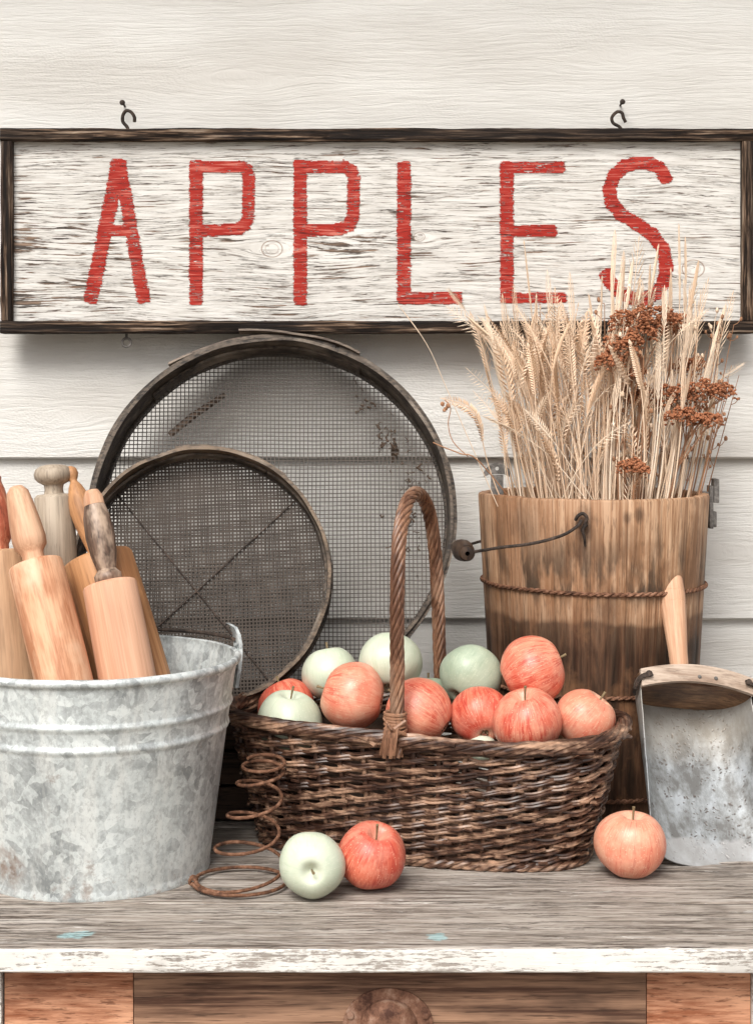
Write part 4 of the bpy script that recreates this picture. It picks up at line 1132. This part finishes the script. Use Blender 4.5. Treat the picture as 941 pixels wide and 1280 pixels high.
# yarrow: branching stem and domed heads of tiny florets
def head(bm, c, w, h=None, n=None, tilt=0.0):
    h = h or w*0.75+0.002; n = n or int(80+w*5200)
    for i in range(n):
        a = rw.uniform(0, 2*PI); rr = math.sqrt(rw.random())
        x = rr*math.cos(a)*w; y = rr*math.sin(a)*w*0.75
        lump = 0.30*mn.noise(Vector((x*70+c.x*50, y*70, 0)))
        z = h*(math.sqrt(max(0, 1-rr*rr))*0.8+lump)-rw.random()**2*h*0.6
        blob(bm, (c.x+x, c.y+y, c.z+z+tilt*x), rw.uniform(0.0014, 0.0027), 1, (1, 1, 0.8), 0.25)
YH = [ # stem top px list: (px,py,halfwidth px)
  ('broad rusty yarrow cluster highest in the tub, below the letter S', (805, 408, 2.19), [(788, 402, 24), (812, 398, 26), (835, 402, 15), (800, 415, 18)]),
  ('rusty yarrow head left of the highest cluster, nearest the wheat', (768, 446, 2.18), [(762, 452, 17), (778, 436, 18), (768, 425, 12), (790, 424, 12)]),
  ('large flat yarrow head at the right side of the tub', (868, 500, 2.20), [(852, 502, 26), (878, 492, 24), (902, 490, 16), (842, 492, 18)]),
  ('yarrow head hanging low under the large right one', (855, 535, 2.17), [(850, 520, 17), (872, 526, 12), (888, 524, 13)]),
  ('small brown yarrow head behind the grass, midway up', (858, 460, 2.30), [(855, 459, 17), (870, 453, 10)]),
  ('small yarrow head just right of the highest cluster', (845, 398, 2.26), [(846, 400, 13), (838, 410, 9)]),
  ('low rusty yarrow head close above the tub rim', (792, 588, 2.13), [(788, 583, 15), (802, 585, 9)]),
  ('yarrow head pressed among the stems left of the large right head', (815, 500, 2.23), [(808, 495, 20), (825, 505, 14), (795, 500, 12)]),
  ('tiny yarrow tuft between the two upper heads', (790, 468, 2.20), [(788, 466, 9), (800, 462, 6)]),
]
for (lb, (px, py, Y), hs) in YH:
    b = Vector((xs_at(790+(px-800)*0.35, Y), Y+0.01, 0.33 if py < 580 else 0.36))
    t = thing('yarrow_stalk', lb, 'yarrow', b, group='dried yarrow stalks in the wooden tub')
    node = P(px-(px-790)*0.10, py+ (40 if py < 560 else 18), Y)-b
    bm = bmesh.new()
    tube(bm, smooth_path([Vector((0, 0, 0)), node*0.5+Vector((rw.uniform(-.004, .004), 0, 0)), node], 5), 0.0015, 6)
    for (hx, hy, hw_) in hs:
        hc = P(hx, hy+3, Y+rw.uniform(-0.008, 0.008))-b
        tube(bm, smooth_path([node*0.92, node.lerp(hc, 0.5)+Vector((rw.uniform(-.002, .002), 0, -0.002)), hc], 4), 0.0009, 5)
        for k in range(6):
            q = hc+Vector((rw.uniform(-1, 1)*hw_/F*Y*0.8, rw.uniform(-0.01, 0.01), 0.001))
            tube(bm, [node.lerp(hc, 0.65), q], 0.0005, 4)
    obj('stem', bm, MAT['ystem'], t)
    for (hx, hy, hw_) in hs:
        hc = P(hx, hy+3, Y+rw.uniform(-0.012, 0.012))-b
        bm = bmesh.new(); head(bm, hc, hw_*1.22/F*Y)
        obj('flower_head', bm, MAT['yarrow'], t)
# brown side stems with small pods
for i in range(44):
    px = rw.uniform(750, 925); py = rw.uniform(340, 580); Y = 2.249+rw.uniform(-0.09, 0.07)
    b = Vector((xs_at(770+(px-770)*0.6, Y), Y, 0.34)); bm = bmesh.new()
    tp = P(px, py, Y)-b; pts = smooth_path([Vector((0, 0, 0)), tp*0.5+Vector((rw.uniform(-.008, .008), 0, 0)), tp], 5)
    tube(bm, pts, [0.0011-0.0006*k/(len(pts)-1) for k in range(len(pts))], 5)
    for k in range(rw.randint(3, 6)):
        s = pts[int(len(pts)*rw.uniform(0.45, 0.98))]
        e = s+Vector((rw.uniform(-1, 1)*0.012, rw.uniform(-1, 1)*0.006, rw.uniform(0.004, 0.014)))
        tube(bm, [s, (s+e)/2+Vector((0, 0, -0.002)), e], 0.0005, 4)
        blob(bm, e, rw.uniform(0.0016, 0.003), 1, (1, 1, 1.5), 0.2)
    tag(obj('seed_stem', bm, MAT['ystem' if i % 3 else 'straw2'], None, loc=b), 'thin branching dried stem with small seed pods, at the right of the wooden tub', 'dried stem', 'seed pod stems in the wooden tub')

# ------------------------------------------------------------------ basket
BC = Vector((0.058, 2.017, 0.0)); BA = R(-16)
bas = thing('wicker_basket', 'oval brown wicker basket with tall twisted handle, full of red and green apples', 'basket', BC, (0, 0, BA))
ZR = 0.160
def dims(z):
    t = z/ZR; t = t**0.85
    return 0.205+(0.248-0.205)*t, 0.090+(0.108-0.090)*t
def loop(z, n, off=0.0, e=2.7):
    a, b = dims(z); a += off; b += off
    raw = []
    for i in range(720):
        th = 2*PI*i/720; c, s = math.cos(th), math.sin(th)
        raw.append(Vector((a*math.copysign(abs(c)**(2/e), c), b*math.copysign(abs(s)**(2/e), s), 0)))
    cum = [0]
    for i in range(720): cum.append(cum[-1]+(raw[(i+1) % 720]-raw[i]).length)
    tot = cum[-1]; out = []; j = 0
    for k in range(n):
        d = tot*k/n
        while cum[j+1] < d: j += 1
        f_ = (d-cum[j])/(cum[j+1]-cum[j])
        out.append(raw[j].lerp(raw[(j+1) % 720], f_))
    res = []
    for k in range(n):
        t = (out[(k+1) % n]-out[k-1]).normalized()
        res.append((out[k], Vector((t.y, -t.x, 0))))
    return res
NST = 38; SUB = 6; NR = 22
def rim_z(x, y):      # the rim sags towards the front right
    return -0.011*max(0, -y/0.1)*max(0.15, min(1, 0.5+x*4))+0.004*abs(x/0.25)**3
bm = bmesh.new()
rk = random.Random(8)
for k in range(NR):
    z = 0.006+(ZR-0.016)*k/(NR-1)
    lp_ = loop(z, NST*SUB)
    for sub in (0, 1):
        pts = []; rs = []
        ph0 = PI*(k % 2)
        sd = rk.random()*50
        for i, (p, nrm) in enumerate(lp_):
            s = i/SUB
            a = PI*s+ph0
            w = 0.0037*math.cos(a)
            zo = 0.0022*math.sin(a)+(0.0018 if sub else -0.0018)
            jz = 0.0016*mn.noise(Vector((p.x*22+sd, p.y*22, k)))
            jr = 0.0010*mn.noise(Vector((p.x*40+sd, p.y*40, k+50)))
            pts.append(p+nrm*(w+jr)+Vector((0, 0, z+zo+jz+rim_z(p.x, p.y)*z/ZR)))
            rs.append(0.00205*(1+0.22*mn.noise(Vector((s*0.7+sd, k*3, 2)))))
        tube(bm, pts, rs, 6, closed=True)
# loose rod ends
for i in range(150):
    k = rk.randrange(NR); z = 0.006+(ZR-0.016)*k/(NR-1)
    lp_ = loop(z, NST*SUB)
    j = rk.randrange(len(lp_)); p, nrm = lp_[j]
    if p.y > 0.02: continue
    t = Vector((-nrm.y, nrm.x, 0))
    a0 = p+nrm*0.004+Vector((0, 0, z+rk.uniform(-.002, .002)+rim_z(p.x, p.y)*z/ZR)); ln = rk.uniform(0.008, 0.018)
    tube(bm, [a0-t*ln*0.5, a0+nrm*0.0015, a0+t*ln*0.5+nrm*rk.uniform(0, 0.003)+Vector((0, 0, rk.uniform(-.002, .003)))], 0.0019, 6)
obj('woven_side', bm, MAT['wicker'], bas)
bm = bmesh.new()
tops = loop(ZR, NST); bots = loop(0.002, NST); mids = loop(ZR*0.5, NST)
for i in range(NST):
    off = Vector((0, 0, 0))
    tube(bm, [bots[i][0]+Vector((0, 0, 0.003)), mids[i][0]+Vector((0, 0, ZR*0.5)), tops[i][0]+Vector((0, 0, ZR-0.004+rim_z(tops[i][0].x, tops[i][0].y)))], 0.0030, 6)
obj('stakes', bm, MAT['wicker'], bas)
def rope_loop(bm, base, rad, r, strands, turns, flat=1.0, jit=0.0012, seed=0):
    n = len(base)
    for s in range(strands):
        pts = []
        for i, (p, nrm) in enumerate(base):
            a = 2*PI*(turns*i/n+s/strands)
            j = mn.noise_vector(Vector((p.x*30+s*9+seed, p.y*30, s)))*jit
            pts.append(p+nrm*rad*math.cos(a)+Vector((0, 0, rad*flat*math.sin(a)))+j)
        tube(bm, pts, [r*(1+0.18*mn.noise(Vector((i*0.11, s*3, seed)))) for i in range(n)], 7, closed=True)
bm = bmesh.new()
base = [(p+Vector((0, 0, ZR+0.001+rim_z(p.x, p.y))), nrm) for p, nrm in loop(ZR, 300, 0.003)]
rope_loop(bm, base, 0.0060, 0.0036, 7, 9, 0.95, jit=0.002)
for i in range(46):
    p, nrm = base[rk.randrange(300)]; t = Vector((-nrm.y, nrm.x, 0)); ln = rk.uniform(0.012, 0.03)
    sg = 1
    a0 = p+nrm*0.007+Vector((0, 0, rk.uniform(-0.008, 0.004)))
    tube(bm, [a0-t*ln*0.6-nrm*0.003, a0, a0+t*ln*0.5+nrm*rk.uniform(0, 0.003)+Vector((0, 0, rk.uniform(-.005, .001)))], 0.0026, 6)
obj('braided_rim', bm, MAT['wicker'], bas)
bm = bmesh.new()
base = [(p+Vector((0, 0, 0.0055)), nrm) for p, nrm in loop(0.0, 300, 0.002)]
rope_loop(bm, base, 0.0038, 0.0034, 3, 22, 0.9, seed=9)
inner = [bm.verts.new(p+Vector((0, 0, 0.004))) for p, nrm in loop(0.0, 90, -0.002)]
inner2 = [bm.verts.new(p+Vector((0, 0, 0.009))) for p, nrm in loop(0.0, 90, -0.002)]
bm.faces.new(inner); bm.faces.new(inner2)
obj('basket_base', bm, MAT['wicker'], bas)
# handle: twisted rods
hp = [(-0.110, 0.135), (-0.1105, 0.165), (-0.116, 0.23), (-0.1185, 0.30), (-0.114, 0.355), (-0.100, 0.398), (-0.070, 0.428), (-0.030, 0.442), (0.010, 0.442), (0.050, 0.428), (0.080, 0.40), (0.098, 0.355), (0.105, 0.30), (0.108, 0.22), (0.109, 0.14)]
hx = [-0.005+0.004*math.sin(i*0.5) for i in range(len(hp))]
path = smooth_path([(hx[i], y, z) for i, (y, z) in enumerate(hp)], 14)
bm = bmesh.new()
n = len(path); dist = 0
frames = []
for i in range(n):
    t = (path[min(n-1, i+1)]-path[max(0, i-1)]).normalized()
    u = Vector((1, 0, 0)); u = (u-t*u.dot(t)).normalized(); w = t.cross(u)
    if i: dist += (path[i]-path[i-1]).length
    frames.append((path[i], u, w, dist))
for s in range(7):
    pts = []
    for (p, u, w, d) in frames:
        a = 2*PI*(d/0.105+s/7)
        rr = 0.0062+0.0005*mn.noise(Vector((d*30, s*4, 0)))
        pts.append(p+(u*math.cos(a)+w*math.sin(a))*rr)
    tube(bm, pts, [0.0029*(1+0.2*mn.noise(Vector((i*0.12, s*5, 3)))) for i in range(n)], 7)
tube(bm, path, 0.0048, 8)
obj('handle', bm, MAT['wicker_h'], bas)
# lashing at the front foot of the handle
bm = bmesh.new()
for sy, y0_ in ((-1, -0.1115),):
    for k in range(6):
        z = 0.166+k*0.0042
        tube(bm, [(hx[0]+0.0125*math.cos(t*PI/10), y0_+0.0125*math.sin(t*PI/10), z+0.002*math.sin(t*PI/10+k)+0.0015*math.cos(t*PI/10*1+k*1.3)) for t in range(20)], 0.0022, 6, closed=True)
    for k in range(5):
        a = (k-2)*0.35
        tube(bm, smooth_path([(hx[0]+(k-2)*0.003, y0_-0.010, 0.178), (hx[0]+(k-2)*0.0035-0.002, y0_-0.0165, 0.160), (hx[0]+(k-2)*0.004-0.006, y0_-0.0135, 0.140-0.004*(k % 2))], 4), 0.0024, 6)
    tube(bm, [(hx[0]-0.012, y0_-0.004, 0.163), (hx[0]+0.001, y0_-0.017, 0.170), (hx[0]+0.014, y0_-0.006, 0.180)], 0.0024, 6)
    tube(bm, [(hx[0]+0.014, y0_-0.004, 0.163), (hx[0]+0.001, y0_-0.0185, 0.171), (hx[0]-0.012, y0_-0.006, 0.182)], 0.0024, 6)
obj('lashing', bm, MAT['wicker_h'], bas)

# ------------------------------------------------------------------ apples
def apple(px, py, rp, Y, mat, axis, label, seed, stem=True, squash=0.93, group='apples in the wicker basket', z=None):
    c = P(px, py, Y)
    r = rp/F*Y
    t = thing('apple', label, 'apple', c, frame_z(axis), group=group)
    if 'table' in group: pass
    prof = []
    NT_ = 40
    for i in range(NT_+1):
        th = PI*i/NT_
        x = math.sin(th)*(1+0.06*math.cos(th)+0.02*math.cos(3*th)); z_ = math.cos(th)*squash
        x = x/1.01
        z_ -= 0.40*math.exp(-(x/0.23)**2) if th < PI/2 else 0
        z_ += 0.22*math.exp(-(x/0.20)**2) if th > PI/2 else 0
        prof.append((max(0, x*r) if 0 < i < NT_ else 0, z_*r))
    rs = random.Random(seed)
    ph = rs.uniform(0, 6)
    el = rs.uniform(-0.02, 0.02)
    def fn(rr, z_, a):
        lo = max(0, -z_/r)
        k = 1+0.020*math.cos(2*a+ph)+(0.014+0.04*lo)*math.cos(5*a+ph)*0.7+0.035*mn.noise(Vector((math.cos(a)*1.2+seed, math.sin(a)*1.2, z_/r)))
        return rr*k, z_*(1+0.03*math.cos(a+ph))+r*0.02*math.cos(a*1+ph)*rr/r
    bm = bmesh.new(); lathe(bm, prof, 56, fn=fn); obj('flesh', bm, MAT[mat], t, sharp=80)
    if stem:
        bm = bmesh.new(); b_ = rs.uniform(-1, 1)*0.004
        pts = smooth_path([(0, 0, r*(squash-0.42)), (b_*0.3, 0.001, r*(squash-0.15)), (b_, 0.002, r*(squash+0.16))], 4)
        tube(bm, pts, [0.0011+0.0008*(k/(len(pts)-1))**3 for k in range(len(pts))], 7); obj('stem', bm, MAT['stem'], t)
    bm = bmesh.new()
    for k in range(5):
        a = 2*PI*k/5+ph
        d = Vector((math.cos(a), math.sin(a), 0))
        tube(bm, [d*0.002+Vector((0, 0, -r*(squash-0.235))), d*0.005+Vector((0, 0, -r*(squash-0.20)-0.001)), d*0.0035+Vector((0, 0, -r*(squash-0.12)-0.002))], [0.0016, 0.0014, 0.0004], 5)
    obj('calyx', bm, MAT['calyx'], t)
    return t
TG = 'apples lying on the sideboard'
apple(390, 1081, 41.5, 1.802, 'apple_g', (0.03, -1, 0.02), 'pale green apple on the sideboard with its stem hollow facing forward', 1, group=TG)
apple(464, 1070, 43.5, 1.836, 'apple_d', (0.25, -0.35, 0.9), 'deep red apple on the sideboard, right beside the pale green one', 2, group=TG)
apple(787, 1055, 44.5, 1.886, 'apple_p', (0.12, -0.15, 1), 'pale red apple on the sideboard, between basket and metal scoop', 3, group=TG)
IN = [
 (358, 884, 37, 2.085, 'apple_d', (-0.3, 0.3, 0.8), 'small red apple mostly hidden at the basket left end, behind a green one'),
 (362, 902, 42, 2.020, 'apple_g', (0.05, -0.2, 1), 'green apple leftmost along the front rim of the basket'),
 (412, 842, 36, 2.095, 'apple_g', (-0.1, 0.3, 1), 'green apple at the back, between the sieves and the front red apple'),
 (441, 870, 43, 2.000, 'apple_p', (-0.95, 0.12, 0.2), 'round red apple left of the basket handle, freckled and stemless side forward'),
 (488, 828, 40, 2.045, 'apple_g', (0.1, 0.6, 0.9), 'palest green apple, crossed by the front of the basket handle'),
 (524, 890, 44, 1.972, 'apple_r', (-0.8, 0.3, 0.5), 'striped red apple touching the right side of the handle foot'),
 (535, 876, 32, 2.075, 'apple_gg', (0, 0.4, 1), 'green apple almost hidden behind the handle and a striped red apple'),
 (588, 845, 40, 2.035, 'apple_gg', (0.52, 0.58, 0.62), 'green apple with its blossom end showing at lower left, below the tub'),
 (600, 894, 38, 1.975, 'apple_d', (-0.12, 0.78, 0.6), 'deep red apple with its blossom end turned down to the right, mid front row'),
 (665, 838, 43, 1.995, 'apple_r', (0.85, 0.05, 0.35), 'boldly striped red apple on top of the pile in front of the tub'),
 (658, 902, 43.5, 1.935, 'apple_r', (-0.12, -0.25, 1), 'striped red apple upright on the front rim with its stem on top'),
 (730, 899, 39.5, 1.962, 'apple_p', (0.62, 0.0, 0.72), 'red apple rightmost in the basket with its stem pointing up to the right'),
 (603, 936, 19, 1.955, 'apple_g', (0, 0.2, 1), 'green apple barely showing below two red ones at the front rim'),
]
for i, (px, py, rp, Y, m, ax, lb) in enumerate(IN):
    apple(px, py, rp, Y, m, ax, lb, 10+i)

# ------------------------------------------------------------------ rusty spring
bm = bmesh.new()
cs = []
key = [(0.0, 300, 0.0050, 1.850, 0.054), (0.8, 301, 0.0055, 1.850, 0.054), (1.15, 303, 0.010, 1.850, 0.052), (1.8, 309, 0.030, 1.875, 0.040), (2.3, 311, 0.042, 1.890, 0.035), (3.3, 320, 0.078, 1.915, 0.030), (4.3, 327, 0.112, 1.925, 0.0265), (5.2, 330, 0.123, 1.928, 0.0245), (5.9, 331, 0.125, 1.928, 0.024)]
m = 260
for i in range(m+1):
    u = 5.9*i/m
    for a, b in zip(key, key[1:]):
        if a[0] <= u <= b[0]:
            s = (u-a[0])/(b[0]-a[0]); s2 = s*s*(3-2*s)
            px = a[1]+(b[1]-a[1])*s; z = a[2]+(b[2]-a[2])*s; Y = a[3]+(b[3]-a[3])*s; r = a[4]+(b[4]-a[4])*s2
            break
    th = 2*PI*u+PI*1.05
    cs.append(Vector((xs_at(px, Y)+r*math.cos(th), Y+r*math.sin(th), z+0.004*math.sin(th*1.0)*(0 if u < 1 else 1))))
o0 = Vector((xs_at(300, 1.85), 1.85, 0))
tube(bm, [c-o0 for c in cs], 0.0021, 8)
k0 = cs[0]-o0
tube(bm, [k0+Vector((0.004*math.cos(t*0.9), 0.0008*t-0.004, 0.002+0.004*math.sin(t*0.9))) for t in range(18)], 0.0018, 6)
tag(obj('coil_spring', bm, MAT['rust'], None, loc=o0), 'rusty coiled bed spring standing between the metal bucket and the basket', 'spring')

# ------------------------------------------------------------------ scoop
mouth = P(893, 1076, 1.922); mouth.z = 0.0015
top_ = P(868, 850, 2.05)
ax = (top_-mouth); LS = ax.length; ax.normalize()
fwd = Vector((0.17, -1, 0)); fwd = (fwd-ax*fwd.dot(ax)).normalized()     # open side faces the viewer
sx = fwd.cross(ax).normalized()
if sx.x < 0: sx = -sx
RM = Matrix((sx, -fwd, ax)).transposed()   # columns: x right, y away, z up the scoop
scp = thing('metal_scoop', 'worn metal scoop with wooden back block and handle, leaning on the wooden tub', 'scoop', mouth, RM)
W, D = 0.077, 0.080      # half width, depth of the trough
def trough(s, k=1.0):    # s -1..1 -> x, y (y away from the viewer)
    a = s*PI/2
    ex = 0.78
    x = W*k*math.copysign(abs(math.sin(a))**ex, a)
    y = D*k*(abs(math.cos(a))**0.9)-0.0
    return x, y
bm = bmesh.new()
NU, NV = 48, 26
G = []
for j in range(NV+1):
    row = []
    v = j/NV
    for i in range(NU+1):
        s = -1+2*i/NU
        x, y = trough(s)
        # mouth: a rounded lip, sides cut back
        z_lo = 0.030*abs(s)**2.2
        z = z_lo+(LS-z_lo)*v
        flare = 1-0.03*v
        row.append(bm.verts.new((x*flare+0.0006*mn.noise(Vector((x*40, z*40, 1))), y*(0.12+0.88*v**0.8)+0.0012*mn.noise(Vector((x*20, z*20, 3))), z)))
    G.append(row)
for j in range(NV):
    for i in range(NU): bm.faces.new((G[j][i], G[j][i+1], G[j+1][i+1], G[j+1][i]))
bmesh.ops.recalc_face_normals(bm, faces=bm.faces[:])
bmesh.ops.solidify(bm, geom=bm.faces[:], thickness=0.0012)
obj('scoop_blade', bm, MAT['scoop'], scp)
# wooden back block
bm = bmesh.new()
N_ = 40; th = 0.022
lo, hi = [], []
out = [trough(-1+2*i/N_, 0.962) for i in range(N_+1)]
front = [(W*0.945*(1-2*i/14), -0.004-0.006*math.sin(PI*i/14)) for i in range(1, 14)]
pl = out+front
for z in (LS-th+0.004, LS+0.0045):
    rr_ = []
    for (x, y) in pl:
        arch = 0.010*(1-(x/W)**2)
        rr_.append(bm.verts.new((x, y, z+arch)))
    (lo if z < LS else hi).extend(rr_)
for i in range(len(pl)):
    bm.faces.new((lo[i], lo[(i+1) % len(pl)], hi[(i+1) % len(pl)], hi[i]))
bm.faces.new(lo); bm.faces.new(hi)
MAT['block'] = wood('scoop_block_wood', (0.30, 0.17, 0.09), (0.10, 0.045, 0.022), ax='x', stretch=3, scale=40, stain=(0.05, 0.025, 0.014), stain_t=(0.5, 0.7), bump=0.4)
MAT['band'] = wood('scoop_band_wood', (0.50, 0.40, 0.32), (0.26, 0.18, 0.13), ax='x', stretch=5, scale=34, stain=(0.2, 0.13, 0.09), stain_t=(0.56, 0.72), bump=0.4, pore=0.6)
obj('back_block', bm, MAT['block'], scp)
# worn facing strip on the front of the block, with rivets
bm = bmesh.new()
prev = None; rr_ = []
for i in range(31):
    x = W*0.985*(-1+2*i/30)
    y = -0.0062-0.006*math.sin(PI*i/30)
    ar = 0.010*(1-(x/W)**2)
    ring = [bm.verts.new((x, y-0.0035, LS-th+0.0035+ar)), bm.verts.new((x, y+0.0015, LS-th+0.0030+ar)), bm.verts.new((x, y+0.0015, LS+0.005+ar)), bm.verts.new((x, y-0.0035, LS+0.0045+ar))]
    if prev:
        for a in range(4): bm.faces.new((prev[a], prev[(a+1) % 4], ring[(a+1) % 4], ring[a]))
    else: bm.faces.new(ring)
    prev = ring
bm.faces.new(prev)
obj('front_strip', bm, MAT['band'], scp)
for x in (0.0, 0.022):
    bm = bmesh.new(); dome(bm, (x, -0.0160, LS-0.002), (0, -1, 0), 0.0026); obj('rivet', bm, MAT['steel'], scp)
for sgn in (-1, 1):
    bm = bmesh.new()
    pts = [(sgn*(W+0.002), 0.012, LS-0.020), (sgn*(W+0.003), -0.004, LS-0.012), (sgn*(W-0.002), -0.0125, LS-0.006), (sgn*(W-0.014), -0.0150, LS-0.003)]
    tube(bm, smooth_path(pts, 5), 0.0045, 8, flat=0.45)
    dome(bm, (sgn*(W-0.010), -0.0155, LS-0.003), (0, -1, 0), 0.0042); dome(bm, (sgn*(W+0.0035), 0.002, LS-0.016), (sgn, -0.3, 0), 0.004)
    obj('corner_clip', bm, MAT['iron'], scp)
# sheet side flange seen dark at left
bm = bmesh.new()
hz = LS+0.014
hp_ = [(0, hz-0.006), (0.0125, hz-0.006), (0.0118, hz+0.004), (0.0125, hz+0.02), (0.0150, hz+0.045), (0.0170, hz+0.066), (0.0165, hz+0.0665), (0.0171, hz+0.068), (0.0173, hz+0.077), (0.0166, hz+0.0778), (0.0171, hz+0.079), (0.0160, hz+0.092), (0.0120, hz+0.101), (0.0060, hz+0.1055), (0, hz+0.1065)]
Mh = Matrix.Translation(Vector((-0.013, 0.015, 0)))
hp_ = [(r, hz-0.006+(z-hz+0.006)*1.42) for r, z in hp_]; lathe(bm, hp_, 32, M=Mh); obj('handle', bm, MAT['pin_light'], scp, sharp=25)

# ------------------------------------------------------------------ camera, light, sky
cam = bpy.data.cameras.new('Camera'); co = bpy.data.objects.new('Camera', cam); COL.objects.link(co)
co.location = (0, 0, H); co.rotation_euler = (R(90), 0, 0)
cam.sensor_fit = 'VERTICAL'; cam.sensor_height = 36; cam.lens = F/1280*36
cam.shift_y = -(640-495)/1280.0; cam.clip_start = 0.05; cam.clip_end = 500
S.camera = co

EL, AZ = R(47), R(-163)       # sun behind the viewer's left shoulder
sun = bpy.data.lights.new('Sun', 'SUN'); so = bpy.data.objects.new('Sun', sun); COL.objects.link(so)
sun.energy = 2.0; sun.angle = R(28); sun.color = (1.0, 0.97, 0.92)
sd = Vector((math.sin(AZ)*math.cos(EL), math.cos(AZ)*math.cos(EL), math.sin(EL)))
so.rotation_euler = sd.to_track_quat('Z', 'Y').to_euler(); so.location = sd*5
w = bpy.data.worlds.new('World'); S.world = w; w.use_nodes = True
nt = w.node_tree; bg = nt.nodes['Background']
sky = nt.nodes.new('ShaderNodeTexSky'); sky.sky_type = 'NISHITA'; sky.sun_disc = False
sky.sun_elevation = EL; sky.sun_rotation = AZ; sky.dust_density = 6; sky.air_density = 0.8; sky.ozone_density = 0.6
hs = nt.nodes.new('ShaderNodeHueSaturation'); hs.inputs['Saturation'].default_value = 0.42
nt.links.new(sky.outputs[0], hs.inputs['Color']); nt.links.new(hs.outputs[0], bg.inputs['Color'])
bg.inputs['Strength'].default_value = 0.10
S.view_settings.view_transform = 'Standard'; S.view_settings.look = 'None'
S.view_settings.exposure = 0.47; S.view_settings.gamma = 1.0
S.render.resolution_x = 752; S.render.resolution_y = 1024
